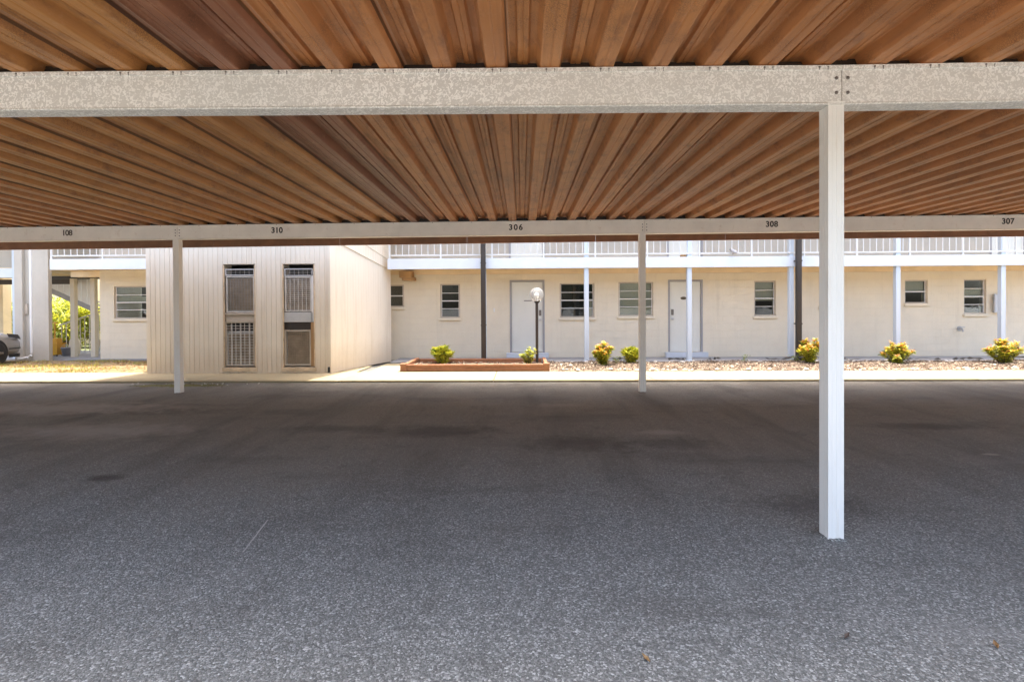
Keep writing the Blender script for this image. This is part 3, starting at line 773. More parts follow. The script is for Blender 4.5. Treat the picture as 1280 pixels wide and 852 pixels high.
for (a, b, c, d) in opn:
    y, dp = 11.47, .35
    mb.face([(a, y, c), (a, y, d), (a, y+dp, d), (a, y+dp, c)]); mb.face([(b, y, c), (b, y+dp, c), (b, y+dp, d), (b, y, d)]); mb.face([(a, y, d), (b, y, d), (b, y+dp, d), (a, y+dp, d)]); mb.face([(a, y, c), (a, y+dp, c), (b, y+dp, c), (b, y, c)])
mb.build('wall', 'siding', sh)
mb = MB(); siding_wall(mb, B, C, .035, SHZ, (), .28); mb.build('wall', 'siding', sh)
mb = MB(); mb.face([(-8.3, 12.6, 0), (-4.1, 12.6, 0), (-4.1, 12.6, 5), (-8.3, 12.6, 5)]); mb.build('interior_wall', 'interior', sh)
def side_pt(t, off=0):                                # along B-C
    d = Vector((C[0]-B[0], C[1]-B[1])); L = d.length; d /= L; n = Vector((d.y, -d.x)); return Vector(B)+d*(t*L)+n*off
mb = MB()
for (t0, za, t1, zb, w, th) in ((0, 3.02, 1, 2.47, .045, .022), (.0, 3.4, 1, 2.72, .03, .012)):
    pa, pb, qa, qb = side_pt(t0, .002), side_pt(t1, .002), side_pt(t0, th), side_pt(t1, th)
    mb.add([(pa.x, pa.y, za), (pb.x, pb.y, zb), (pb.x, pb.y, zb+w), (pa.x, pa.y, za+w), (qa.x, qa.y, za), (qb.x, qb.y, zb), (qb.x, qb.y, zb+w), (qa.x, qa.y, za+w)],
           [(4, 5, 6, 7), (0, 1, 5, 4), (7, 6, 2, 3), (0, 4, 7, 3), (1, 2, 6, 5)])
mb.build('batten', 'siding', sh)
mb = MB(); mb.box(-4.30, -4.245, 11.452, 11.468, .035, SHZ); q = side_pt(.012, .018); q2 = side_pt(0, .018); mb.add([(-4.245, 11.452, .035), (q.x+.01, q.y, .035), (q.x+.01, q.y, SHZ), (-4.245, 11.452, SHZ)], [(0, 1, 2, 3)])
mb.build('corner_trim', 'siding', sh)
mb = MB(); mb.prism([(A[0]-.15, A[1]-.80), (B[0]+.12, B[1]-.80), (C[0]+.05, C[1]), (D[0]-.1, D[1])], SHZ+.002, SHZ+.14); mb.build('roof', 'white', sh)
# grilles: frame, wires
def grille(x0, x1, z0, z1, cols, rows, y, frame, wire='mesh_wire', label=None, dbl=False, ft=.025, wr=.0035):
    f = MB(); f.box(x0, x0+ft, y, y+.03, z0, z1); f.box(x1-ft, x1, y, y+.03, z0, z1); f.box(x0+ft, x1-ft, y, y+.03, z1-ft, z1); f.box(x0+ft, x1-ft, y, y+.03, z0, z0+ft)
    fo = f.build('grille', frame, sh); tag(fo, label)
    w = MB(); a, b, c, d = x0+ft, x1-ft, z0+ft, z1-ft
    for i in range(1, cols):
        x = a+(b-a)*i/cols; w.box(x-wr, x+wr, y+.010, y+.016, c, d)
        if dbl and i % 2: w.box(x+.012, x+.012+wr*2, y+.010, y+.016, c, d)
    for i in range(1, rows):
        z = c+(d-c)*i/rows; w.box(a, b, y+.0165, y+.021, z-wr, z+wr)
    w.build('wire', wire, fo)
(a0, a1, _, _), (b0, b1, _, _) = opn
yg = 11.50; opn_x = [(a0, a1), (b0, b1)]
grille(a0+.03, a1-.03, 2.21, 2.36, 6, 2, yg, 'galv', label='upper mesh strip of the left opening')
grille(a0+.05, a1-.04, 1.385, 2.20, 9, 22, yg, 'worn_white', label='white framed upper grille of the left opening')
grille(b0+.03, b1-.05, 2.19, 2.36, 6, 3, yg, 'galv', label='upper mesh strip of the right opening')
grille(b0+.04, b1-.09, 1.40, 2.18, 6, 17, yg, 'worn_white', 'worn_white', label='white framed upper grille of the right opening', wr=.0055)
grille(a0+.03, a1-.05, .20, 1.17, 6, 15, yg, 'trim_tan', 'worn_white', label='pale wire lower grille of the left opening', dbl=True, wr=.006, ft=.02)
grille(b0+.03, b1-.11, .20, .99, 12, 15, yg, 'trim_tan', 'chip_b', label='brown lower grille of the right opening', wr=.003)
mb = MB(); mb.box(a0+.03, a1-.02, yg+.01, yg+.045, 1.19, 1.33, .004); mb.box(a0+.03, a1-.02, yg-.015, yg+.05, 1.335, 1.375, .004); mb.box(a0+.03, a1-.02, yg-.01, yg+.05, 1.172, 1.188); mb.build('panel', 'trim_tan', sh)
mb = MB(); mb.box(b0+.02, b1-.06, yg, yg+.04, 1.165, 1.385, .004); mb.build('panel', 'galv', sh)
mb = MB(); mb.box(b0+.01, b1-.03, yg+.02, yg+.05, 1.0, 1.16); mb.build('panel', 'brown', sh)
mb = MB(); mb.box(b1-.10, b1-.004, yg-.01, yg+.04, .18, 1.16, .003); mb.build('panel', 'bare_ply', sh)
mb = MB(); mb.box(b1-.085, b1-.004, yg+.0, yg+.03, 1.17, 2.30, .003); mb.build('panel', 'white', sh)
# condensing units behind the grilles
for (x0, x1, z0, z1, lab) in ((a0+.04, a1-.04, 1.39, 2.19, 'brown air conditioner behind the upper left grille of the siding shed'), (b0+.04, b1-.09, 1.40, 2.17, 'brown air conditioner behind the upper right grille of the siding shed'),
                              (a0+.04, a1-.05, .19, .95, 'grey air conditioner behind the pale wire lower left grille of the shed'), (b0+.04, b1-.12, .19, .98, 'rusty air conditioner behind the lower right grille beside stained plywood')):
    ac = thing('air_conditioner', ((x0+x1)/2, 11.7, z0), lab, 'air conditioner', 'air conditioners stacked inside the siding shed')
    c = MB(); c.box(x0, x0+.03, 11.54, 12.1, z0, z1); c.box(x1-.03, x1, 11.54, 12.1, z0, z1); c.box(x0+.03, x1-.03, 11.54, 12.1, z1-.03, z1); c.box(x0+.03, x1-.03, 11.54, 12.1, z0, z0+.04); c.build('casing', 'galv', ac)
    c = MB(); c.box(x0+.03, x1-.03, 11.565, 11.60, z0+.04, z1-.03)
    z = z0+.05
    while z < z1-.05: c.box(x0+.03, x1-.03, 11.54, 11.565, z, z+.012); z += .036
    c.build('coil', 'coil', ac)
mb = MB(); mb.box(a0+.001, a1-.001, 11.56, 12.2, 1.30, 1.37); mb.box(b0+.001, b1-.001, 11.56, 12.2, 1.30, 1.37); mb.build('shelf', 'bare_ply', sh)
for (p, q) in opn_x:                                    # rust-stained timber stops round the openings
    mb = MB(); mb.box(p-.0, p+.022, 11.462, 11.498, .18, 2.44, .003); mb.box(q-.022, q, 11.462, 11.498, .18, 2.44, .003); mb.box(p-.03, q+.03, 11.45, 11.468, .08, .158, .003); mb.build('trim', 'stained_trim', sh)
mb = MB(); mb.box(-4.31, -4.265, 11.43, 11.462, .05, .17, .004); mb.build('outlet_cover', 'black', sh)

# ------------------------------------------------------------------ lamp, planter, bed
lp = thing('lamp_post', (.37, 12.95, 0), 'brown garden lamp post with a clear round globe in front of the left white door', 'lamp post')
mb = MB(); mb.prism([(.37+.036*math.cos(a), 12.95+.036*math.sin(a)) for a in (2*math.pi*k/16 for k in range(16))], .0, 1.60); mb.build('pole', 'brown', lp)
mb = MB(); mb.lathe([(.038, 0), (.055, .0), (.055, .02), (.075, .035), (.075, .055), (.04, .06)], (.37, 12.95, 1.57), 20); mb.build('collar', 'brown', lp)
mb = MB(); rr = .177; mb.lathe([(max(.001, rr*math.cos(a)), rr*math.sin(a)) for a in [R(-66+k*156/18) for k in range(19)]], (.37, 12.95, 1.785), 32); mb.build('globe', 'globe', lp, True)
mb = MB(); mb.lathe([(.03, 0), (.03, .09), (.045, .10), (.05, .15), (.03, .20), (.002, .215)], (.37, 12.95, 1.62), 16); mb.build('bulb', 'white', lp, True)

pl = thing('planter', (-1.08, 12.5, 0), 'low red-brown timber planter frame along the sunlit walkway', 'planter')
PX0, PX1, PY0, PY1 = -2.74, .60, 11.66, 13.36
mb = MB(); mb.box(PX0+.10, PX1-.10, PY0+.02, PY0+.115, .036, .105, .008); mb.box(PX0+.10, PX1-.10, PY0+.025, PY0+.11, .110, .19, .008); mb.build('front_rail', 'timber', pl)
for xa in (PX0, PX1-.095): mb = MB(); mb.box(xa+.01, xa+.085, PY0+.15, PY1-.0, .02, .105, .008); mb.box(xa+.005, xa+.09, PY0+.15, PY1, .109, .185, .008); mb.build('side_rail', 'timber', pl)
mb = MB(); mb.box(PX0+.10, PX1-.10, PY1-.09, PY1, .02, .16, .008); mb.build('back_rail', 'timber', pl)
for xa in (PX0-.015, PX1-.125): mb = MB(); mb.box(xa, xa+.14, PY0, PY0+.145, .03, .215, .010); mb.build('corner_post', 'timber', pl)

def bed_sheet(name, poly_x, y0, y1, z, amp, mat, nx, ny):
    b = MB(); x0, x1 = poly_x; vs = []
    for j in range(ny+1):
        for i in range(nx+1):
            x = x0+(x1-x0)*i/nx; y = y0+(y1-y0)*j/ny
            e = min(1, min(j, ny-j)/1.5)
            yy = y + (.05*noise.noise((x*2.3, y, 1.7)) if j == 0 else 0)
            vs.append((x, yy, z+amp*e*(.7+noise.noise((x*1.7, y*1.7, 0))+.5*noise.noise((x*6, y*6, 3)))))
    b.add(vs, [(j*(nx+1)+i, j*(nx+1)+i+1, (j+1)*(nx+1)+i+1, (j+1)*(nx+1)+i) for j in range(ny) for i in range(nx)])
    return b
def soil_z(x, y, z, amp, y0, y1):
    e = max(0, min(1, min(y-y0, y1-y)/.2)); return z+amp*e*(.7+noise.noise((x*1.7, y*1.7, 0))+.5*noise.noise((x*6, y*6, 3)))
random.seed(11)
bed = bed_sheet('mulch', (.62, 22), 11.60, 13.5, .03, .045, 'soil', 260, 14)
def chips(b, n, x0, x1, y0, y1, z, amp, mats, s0, s1):
    for _ in range(n):
        x = x0+(x1-x0)*random.random()**1.15; y = random.uniform(y0, y1); zz = soil_z(x, y, z, amp, y0, y1)+.008
        L, W, a, t = random.uniform(s0, s1), random.uniform(s0*.3, s0*.7), random.uniform(0, 6.28), random.uniform(-.6, .6)
        d = Vector((math.cos(a), math.sin(a), t)).normalized()*L/2; w = Vector((-math.sin(a), math.cos(a), random.uniform(-.5, .5))).normalized()*W/2; u = Vector((0, 0, .007))
        c = Vector((x, y, zz+abs(d.z)*.6)); b.cur = random.choice(mats)
        b.add([c-d-w, c+d-w*.5, c+d+w, c-d+w*.7, c-d*.8-w+u, c+d*.8-w*.5+u, c+d*.8+w+u, c-d*.8+w*.7+u], [(0, 3, 2, 1), (4, 5, 6, 7), (0, 1, 5, 4), (1, 2, 6, 5), (2, 3, 7, 6), (3, 0, 4, 7)])
    b.cur = 0
chips(bed, 13000, .66, 15, 11.62, 13.48, .03, .045, (1, 1, 2, 2, 3, 3), .025, .085)
bed2 = bed_sheet('mulch', (PX0+.09, PX1-.1), PY0+.12, PY1-.09, .06, .02, 'soil', 40, 14)
bed.add(bed2.v, bed2.f); chips(bed, 500, PX0+.12, PX1-.15, PY0+.15, PY1-.1, .06, .02, (1, 2, 3), .04, .1)
bo = bed.build('mulch', ['soil', 'chip_a', 'chip_b', 'chip_c']); tag(bo, 'brown and pale bark mulch covering the bed along the porch', None, None, 'stuff')
# ragged white pebbles along both edges of the bed
mb = MB(); random.seed(5)
def pebble(b, x, y, z, r):
    n = 6; q = random.uniform(0, 6.28); s = random.uniform(.7, 1.3)
    ring = lambda f, h: [(x+r*f*s*math.cos(q+6.283*k/n)*random.uniform(.85, 1.1), y+r*f*math.sin(q+6.283*k/n)*random.uniform(.85, 1.1), z+h) for k in range(n)]
    v = ring(.8, -.2*r)+ring(1, .25*r)+ring(.6, .62*r)
    b.add(v, [(k, (k+1) % n, (k+1) % n+n, k+n) for k in range(n)] + [(k+n, (k+1) % n+n, (k+1) % n+2*n, k+2*n) for k in range(n)] + [tuple(range(2*n, 3*n))])
for _ in range(480): pebble(mb, random.uniform(.6, 15), random.choice([random.gauss(11.66, .05), random.gauss(13.30, .14), random.uniform(11.7, 13.3)]), random.uniform(.04, .075), random.choice([.012, .015, .02, .02, .03, .05]))
for _ in range(26): pebble(mb, random.gauss(-6.4, .7), random.gauss(9.98, .09), .004, random.uniform(.008, .02))
tag(mb.build('gravel', 'stone'), 'loose white pebbles scattered along the edges of the mulch bed', None, None, 'stuff')
# torn weed fabric along the porch
mb = MB(); random.seed(21); x = 2.3
while x < 14.5:
    L = random.uniform(.3, 1.1); n = 8; pts = []
    y = random.uniform(13.15, 13.38)
    w0 = [random.uniform(.03, .10) for _ in range(n+1)]
    vs = []
    for i in range(n+1):
        xx = x+L*i/n; zz = soil_z(xx, y, .03, .045, 11.6, 13.5)+.05+.03*random.random()
        vs += [(xx, y-w0[i], zz), (xx, y+w0[i]*.5, zz+random.uniform(.0, .05))]
    mb.add(vs, [(2*i, 2*i+2, 2*i+3, 2*i+1) for i in range(n)]); x += L+random.uniform(.1, 1.2)
own(mb, 'landscape_fabric', 'black', (7, 13.3, .05), 'torn strips of black weed fabric along the back of the mulch bed', 'weed fabric')

# ------------------------------------------------------------------ plants
def leaf(b, c, d, up, L, W):
    d = d.normalized(); s = d.cross(up)
    if s.length < 1e-3: s = Vector((1, 0, 0))
    s = s.normalized()*W/2; n = s.cross(d).normalized()
    tip = c+d*L - n*L*.12; mid = c+d*L*.5 + n*L*.05
    b.add([c, mid+s, tip, mid-s], [(0, 1, 2, 3)])
def shrub(x, y, w, h, label, kind, z=.06):
    t = thing('shrub', (x, y, z), label, 'shrub', 'shrubs in the beds before the porch')
    random.seed(int(x*100)+77)
    st, fo, bl = MB(), MB(), MB(); stems = 26 if kind != 'thin' else 13
    tips = []
    for i in range(stems):
        a = random.uniform(0, 6.283); rr = math.sqrt(random.random())
        top = Vector((x+math.cos(a)*rr*w*.40, y+math.sin(a)*rr*w*.36, z+h*(.42+.5*math.sqrt(max(0, 1-rr*rr)))*random.uniform(.7, 1.0)))
        base = Vector((x+math.cos(a)*rr*w*.06, y+math.sin(a)*rr*w*.06, z-.03)); mid = base.lerp(top, .55)+Vector((0, 0, h*.06))
        st.tube([base, mid, top], [.008, .006, .003], 5); tips.append((base, mid, top))
    nl = {'spiky': 62, 'croton': 95, 'thin': 30}[kind]
    for base, mid, top in tips:
        for k in range(nl):
            u = random.random()**.6; p = (base.lerp(mid, u*2) if u < .5 else mid.lerp(top, u*2-1))
            if u < .12 and kind != 'spiky': continue
            a = random.uniform(0, 6.283)
            d = Vector((math.cos(a), math.sin(a), random.uniform(.1, 1.2) if kind == 'spiky' else random.uniform(-.3, .9)))
            L = random.uniform(.09, .17) if kind == 'spiky' else random.uniform(.06, .12); W = L*(.22 if kind == 'spiky' else .42)
            if kind == 'thin': L *= .9
            fo.cur = 0 if random.random() < (.72 if kind == 'spiky' else .72) else 1
            if kind == 'croton' and u > .72 and random.random() < .27:
                bl.cur = 0 if random.random() < .65 else 1; leaf(bl, p+Vector((0, 0, .01)), d+Vector((0, 0, .6)), Vector((0, 0, 1)), L, W); continue
            leaf(fo, p, d, Vector((0, 0, 1)), L, W)
    st.build('stem', 'bark', t); fo.build('foliage', ['leaf_lime', 'leaf_green'], t)
    if bl.v: bl.build('new_leaves', ['leaf_orange', 'leaf_red'], t)
shrub(-2.0, 12.95, .64, .50, 'lime spiky shrub at the left end of the timber planter', 'spiky', .07)
shrub(.17, 12.55, .55, .50, 'sparse lime shrub beside the lamp post in the timber planter', 'thin', .07)
shrub(1.97, 12.66, .66, .60, 'rounded shrub with orange tips just right of the timber planter', 'croton')
shrub(2.71, 12.98, .52, .44, 'small plain lime-green shrub beside the far cream carport post', 'spiky')
shrub(7.03, 12.85, .72, .70, 'orange-tipped shrub at the foot of the right brown downspout', 'croton')
shrub(9.10, 12.8, .86, .54, 'wide lime shrub with orange tips under the small square window', 'croton')
shrub(11.58, 12.72, .92, .62, 'large lime and orange shrub beneath the grey meter box and hose tap', 'croton')

# small seedlings in the mulch
for (x, y, lab) in ((2.35, 12.95, 'tiny green seedling between two shrubs in the mulch'), (5.6, 13.2, 'tiny green seedling in the mulch right of the oval-plate door'), (6.78, 13.05, 'tiny grey-green seedling left of the brown downspout')):
    b = MB(); random.seed(int(x*10))
    for k in range(40):
        a = random.uniform(0, 6.283); leaf(b, Vector((x+random.gauss(0, .05), y+random.gauss(0, .04), .07+random.random()*.16)), Vector((math.cos(a), math.sin(a), .6)), Vector((0, 0, 1)), .06, .025)
    own(b, 'seedling', 'leaf_green', (x, y, .06), lab, 'seedling')

# grass strip at the left with fallen leaves
b = MB(); random.seed(31)
g0, g1, gx0, gx1 = 11.66, 14.30, -22, -8.65
nx, ny = 80, 14
b.add([(gx0+(gx1-gx0)*i/nx, g0+(g1-g0)*j/ny + (.06*noise.noise((i*.7, 0, 9)) if j == 0 else 0), .028+.03*min(1, j/2)*(.6+noise.noise((i*.35, j*.4, 2)))) for j in range(ny+1) for i in range(nx+1)],
      [(j*(nx+1)+i, j*(nx+1)+i+1, (j+1)*(nx+1)+i+1, (j+1)*(nx+1)+i) for j in range(ny) for i in range(nx)])
for _ in range(15000):
    x = random.uniform(-16.5, gx1); y = random.uniform(g0, g1)
    if noise.noise((x*1.3, y*1.6, 5)) < .05 + (.40 if x > -9.7 else 0): continue
    L = random.uniform(.03, .085); a = random.uniform(0, 6.28); b.cur = random.choice((1, 2, 2, 3, 3))
    d = Vector((math.cos(a)*.5, math.sin(a)*.5, 1)); s = Vector((-math.sin(a), math.cos(a), 0))*.006; c = Vector((x, y, .035))
    b.add([c-s, c+s, c+d*L], [(0, 1, 2)])
for _ in range(2600):
    x = random.uniform(-16.5, gx1+.3); y = random.uniform(g0-.05, g1-.3); b.cur = 3; a = random.uniform(0, 6.28)
    leaf(b, Vector((x, y, .05+random.random()*.02)), Vector((math.cos(a), math.sin(a), random.uniform(-.1, .3))), Vector((0, 0, 1)), random.uniform(.05, .09), .04)
tag(b.build('grass', ['grass_soil', 'leaf_lime', 'leaf_green', 'leaf_dry']), 'patchy grass strewn with dry leaves before the left building', None, None, 'stuff')

# moss at the edge of the asphalt
b = MB(); random.seed(9); n = 36
b.add([(-6.6+1.05*math.cos(6.283*k/n)*random.uniform(.6, 1.1), 9.84+.22*math.sin(6.283*k/n)*random.uniform(.5, 1.1), .0045) for k in range(n)], [tuple(range(n))])
for _ in range(260):
    x, y = random.gauss(-6.5, .42), random.gauss(9.9, .1); L = random.uniform(.01, .035); c = Vector((x, y, .003)); a = random.uniform(0, 6.28)
    d = Vector((math.cos(a)*.6, math.sin(a)*.6, 1)); b.add([c-Vector((.004, 0, 0)), c+Vector((.004, 0, 0)), c+d*L], [(0, 1, 2)])
tag(b.build('moss', 'moss'), 'olive moss patch on the asphalt by the left carport post', None, None, 'stuff')
# chalky scratch on the asphalt
b = MB(); random.seed(2); pts = []
for i in range(15):
    t = i/14; x = -1.775+.14*t*.6; y = 3.57-.48*t; w = .004+.003*random.random(); pts += [(x-w+.004*random.random(), y, .0042), (x+w, y, .0042)]
b.add(pts, [(2*i, 2*i+1, 2*i+3, 2*i+2) for i in range(14)]); tag(b.build('ground_scratch', 'scuff'), kind='structure')
# litter leaves
for (x, y, a, lab, mt) in ((1.41, 2.30, .6, 'dark curled leaf lying on the near asphalt right of the front post line', 'chip_c'), (.52, 2.14, 2.2, 'tan dry leaf lying on the near asphalt at bottom centre', 'leaf_dry'), (2.02, 2.24, 1.2, 'orange-brown leaf lying on the near asphalt at bottom right', 'leaf_dry')):
    b = MB(); c = Vector((x, y, .006))
    for i, (l0, l1) in enumerate(((0, .5), (.5, 1))):
        d = Vector((math.cos(a), math.sin(a), .0)); s = Vector((-math.sin(a), math.cos(a), 0)); L = .042
        w = lambda u: .011*math.sin(math.pi*min(.98, max(.03, u)))
        p0, p1 = c+d*L*l0+Vector((0, 0, .006*l0)), c+d*L*l1+Vector((0, 0, .012*l1))
        b.add([p0-s*w(l0)+Vector((0, 0, .006)), p0, p0+s*w(l0)+Vector((0, 0, .006)), p1-s*w(l1)+Vector((0, 0, .006)), p1, p1+s*w(l1)+Vector((0, 0, .006))], [(0, 1, 4, 3), (1, 2, 5, 4)])
    own(b, 'fallen_leaf', mt, (x, y, .004), lab, 'leaf')

# ------------------------------------------------------------------ passage clutter
bk = thing('mop_bucket', (-14.25, 15.6, .062), 'yellow mop bucket with upright wringer handle in the stair passage', 'bucket')
mb = MB(); c = (-14.25, 15.6, .1)
mb.add([(c[0]+sx*(.15 if z == 0 else .19), c[1]+sy*(.12 if z == 0 else .15), c[2]+z) for z in (0, .34) for sx, sy in ((-1, -1), (1, -1), (1, 1), (-1, 1))], [(3, 2, 1, 0), (0, 1, 5, 4), (1, 2, 6, 5), (2, 3, 7, 6), (3, 0, 4, 7)])
mb.box(c[0]-.20, c[0]+.20, c[1]-.165, c[1]-.14, c[2]+.32, c[2]+.36); mb.box(c[0]-.20, c[0]+.20, c[1]+.14, c[1]+.165, c[2]+.32, c[2]+.36); mb.build('bucket', 'yellow', bk)
mb = MB(); mb.box(c[0]-.12, c[0]+.12, c[1]-.1, c[1]+.1, c[2]+.28, c[2]+.50); mb.build('wringer', 'yellow', bk)
mb = MB(); mb.tube([(c[0]-.02, c[1], c[2]+.5), (c[0]+.0, c[1], c[2]+.98)], .018, 8); mb.tube([(c[0]-.08, c[1], c[2]+.98), (c[0]+.08, c[1], c[2]+.98)], .018, 8); mb.build('handle', 'yellow', bk)
mb = MB()
for sx in (-1, 1):
    for sy in (-1, 1): mb.tube([(c[0]+sx*.13-.012, c[1]+sy*.1, .092), (c[0]+sx*.13+.012, c[1]+sy*.1, .092)], .03, 10)
mb.build('caster', 'black', bk)
gb = thing('pail', (-13.83, 15.55, .062), 'grey plastic pail standing right of the yellow mop bucket', 'pail')
mb = MB(); mb.lathe([(.001, 0), (.12, 0), (.155, .24), (.165, .24), (.165, .265), (.15, .265), (.115, .02), (.001, .02)], (-13.83, 15.55, .062), 20); mb.build('body', 'grey_plastic', gb, True)
mb = MB(); mb.tube([(-13.83+.16*math.cos(a), 15.53-.05*math.sin(a), .30+.10*math.sin(a)) for a in (math.pi*k/10 for k in range(11))], .005, 6); mb.build('handle', 'chrome', gb)
bg = MB(); bg.lathe([(.001, 0), (.13, .02), (.15, .2), (.13, .42), (.07, .58), (.03, .62), (.045, .68), (.001, .69)], (-14.05, 16.05, .062), 14)
own(bg, 'sack', 'stucco', (-14.05, 16.05, .062), 'pale tied sack standing behind the yellow mop bucket', 'sack', None, True)
br = thing('folding_ladder', (-13.2, 16.3, .062), 'grey folding stepladder standing in the stair passage', 'ladder')
mb = MB()
for s_ in (-1, 1): mb.tube([(-13.25+s_*.16, 16.2, .062), (-13.22+s_*.11, 16.38, .95)], .018, 6)
mb.build('front_frame', 'galv', br); mb = MB()
for s_ in (-1, 1): mb.tube([(-13.25+s_*.15, 16.62, .062), (-13.22+s_*.11, 16.40, .95)], .014, 6)
mb.build('back_frame', 'galv', br); mb = MB()
for z in (.3, .55, .8): mb.box(-13.38+.02*z, -13.10-.03*z, 16.20+.2*z-.05, 16.26+.2*z, z, z+.02)
mb.build('step', 'grey_plastic', br)

def bush(x, y, w, h, label, mats, n=1500, name='bush', cat='bush', L0=.12, L1=.24, group='sunlit bushes behind the stair passage'):
    t = thing(name, (x, y, 0), label, cat, group); random.seed(int(abs(x)*37+h*11))
    cl = [(Vector((x+random.uniform(-.4, .4)*w, y+random.uniform(-.3, .3)*w*.8, h*random.uniform(.25, .85))), random.uniform(.22, .36)*w) for _ in range(11)]
    st = MB()
    for c, r in cl: st.tube([(x+random.gauss(0, .05), y, 0), (x*.4+c.x*.6, y*.4+c.y*.6, c.z*.5), tuple(c)], [.03, .02, .008], 5)
    fo = MB()
    for _ in range(n):
        c, r = random.choice(cl); v = Vector((random.gauss(0, 1), random.gauss(0, 1), random.gauss(0, .8))).normalized()*r*random.random()**.4
        fo.cur = random.randrange(len(mats)); p = c+v
        if p.z < .05: continue
        leaf(fo, p, v+Vector((random.gauss(0, .1), random.gauss(0, .1), random.gauss(0, .1))), Vector((0, 0, 1)), random.uniform(L0, L1), random.uniform(L0, L1)*.4)
    st.build('stem', 'bark', t); fo.build('foliage', mats, t)
bush(-19.6, 19.6, 1.6, 1.9, 'tall lime bush behind the stair handrail, left of the passage posts', ['leaf_lime', 'leaf_lime', 'leaf_green'])
bush(-17.6, 19.4, 1.7, 1.8, 'bright lime bush between the two passage posts', ['leaf_lime', 'leaf_lime', 'leaf_green'])
bush(-16.2, 19.7, 1.5, 1.9, 'lime bush at the right end of the stair passage beside the wall', ['leaf_lime', 'leaf_lime', 'leaf_green'])
bush(-18.6, 20.8, 2.0, 2.0, 'green bush behind the other bushes of the stair passage', ['leaf_lime', 'leaf_green'])
bush(-20.3, 17.9, 1.5, 2.0, 'green and lime bush seen between the blue post and the grey pier', ['leaf_lime', 'leaf_green'])
wl = MB(); wl.box(-30, -12.1, 22.0, 22.2, 0, 3.6)
own(wl, 'garden_wall', 'stucco', (-21, 22.1, 0), 'plain cream wall behind the bushes of the stair passage', 'wall')

# ------------------------------------------------------------------ trees across the lot, seen mirrored in the windows
def tree(x, y, h, w, label, n=2600):
    t = thing('tree', (x, y, 0), label, 'tree', 'trees across the parking lot behind the camera'); random.seed(int(abs(x)*19+5))
    tr = MB(); tr.tube([(x, y, -.1), (x+.1, y, h*.25), (x-.1, y+.1, h*.55), (x, y, h*.8)], [.26, .2, .12, .04], 9)
    cl = []
    for i in range(16):
        a = random.uniform(0, 6.28); rr = random.random()**.5*w*.5; z = h*random.uniform(.35, .92); c = Vector((x+math.cos(a)*rr, y+math.sin(a)*rr, z)); cl.append((c, random.uniform(.16, .26)*w))
        tr.tube([(x, y, h*.28+.2*z), tuple(Vector((x, y, z)).lerp(c, .5)), tuple(c)], [.07, .05, .02], 5)
    tr.build('trunk', 'bark', t); fo = MB()
    for _ in range(n):
        c, r = random.choice(cl); v = Vector((random.gauss(0, 1), random.gauss(0, 1), random.gauss(0, .8))).normalized()*r*random.random()**.4
        leaf(fo, c+v, v+Vector((0, 0, -.3)), Vector((0, 0, 1)), random.uniform(.25, .5), random.uniform(.12, .25))
    fo.build('crown', 'leaf_dark', t)
for x, y, h, w, lab in ((-13, -21, 7.5, 7, 'leafy tree far left across the lot'), (-3, -23, 8, 7.5, 'tall leafy tree left of centre across the lot'), (6, -22, 7, 6.5, 'leafy tree right of centre across the lot'), (15, -24, 8, 8, 'broad leafy tree far right across the lot')): tree(x, y, h, w, lab)

# ------------------------------------------------------------------ car at the left edge
car = thing('parked_car', (-14.49, 12.0, .03), 'silver hatchback at the left edge, parked with its nose towards the building', 'car')
CX, CY, CZ = -12.49, 12.0, .03        # built along x, turned to face the building below
def loft(b, secs, n=20, e=3.2):
    rings = []
    for (dx, z0, z1, hw, top) in secs:
        cz, hh = (z0+z1)/2, (z1-z0)/2; ring = []
        for k in range(n):
            a = 2*math.pi*k/n + math.pi/n; ca, sa = math.cos(a), math.sin(a)
            yy = math.copysign(abs(ca)**(2/e), ca)*hw; zz = math.copysign(abs(sa)**(2/e), sa)*hh
            if zz > 0: yy *= 1-(1-top)*(zz/hh)
            ring.append((CX-dx, CY+yy, CZ+cz+zz))
        rings.append(ring)
    base = len(b.v)
    for r_ in rings: b.v += r_
    for i in range(len(rings)-1):
        for k in range(n):
            a0, a1 = base+i*n+k, base+i*n+(k+1) % n; b.f.append((a0, a0+n, a1+n, a1)); b.mi.append(b.cur)
    b.f.append(tuple(base+k for k in range(n))); b.mi.append(b.cur); b.f.append(tuple(base+(len(rings)-1)*n+k for k in range(n))[::-1]); b.mi.append(b.cur)
mb = MB(); loft(mb, [(0, .32, .60, .62, .95), (.04, .24, .72, .76, .95), (.14, .18, .79, .83, .94), (.40, .17, .86, .86, .92), (.95, .17, .93, .87, .9), (1.4, .17, 1.0, .87, .9), (2.6, .17, 1.0, .87, .93), (3.6, .18, 1.0, .86, .93), (4.0, .2, .98, .82, .92), (4.15, .3, .85, .72, .92)], 24, 4)
mb.build('body', 'car_paint', car, True)
mb = MB(); loft(mb, [(1.02, .90, .97, .74, .95), (1.5, .9, 1.22, .76, .84), (2.0, .9, 1.42, .76, .80), (2.6, .9, 1.46, .77, .80), (3.4, .9, 1.42, .76, .80), (3.85, .9, 1.2, .74, .82), (4.05, .9, .99, .7, .9)], 24, 4); mb.build('window_glass', 'car_glass', car, True)
mb = MB(); loft(mb, [(1.85, 1.395, 1.415, .58, 1), (2.1, 1.42, 1.46, .62, 1), (2.6, 1.44, 1.49, .63, 1), (3.3, 1.40, 1.45, .62, 1), (3.55, 1.36, 1.38, .58, 1)], 20, 4); mb.build('roof', 'car_paint', car, True)
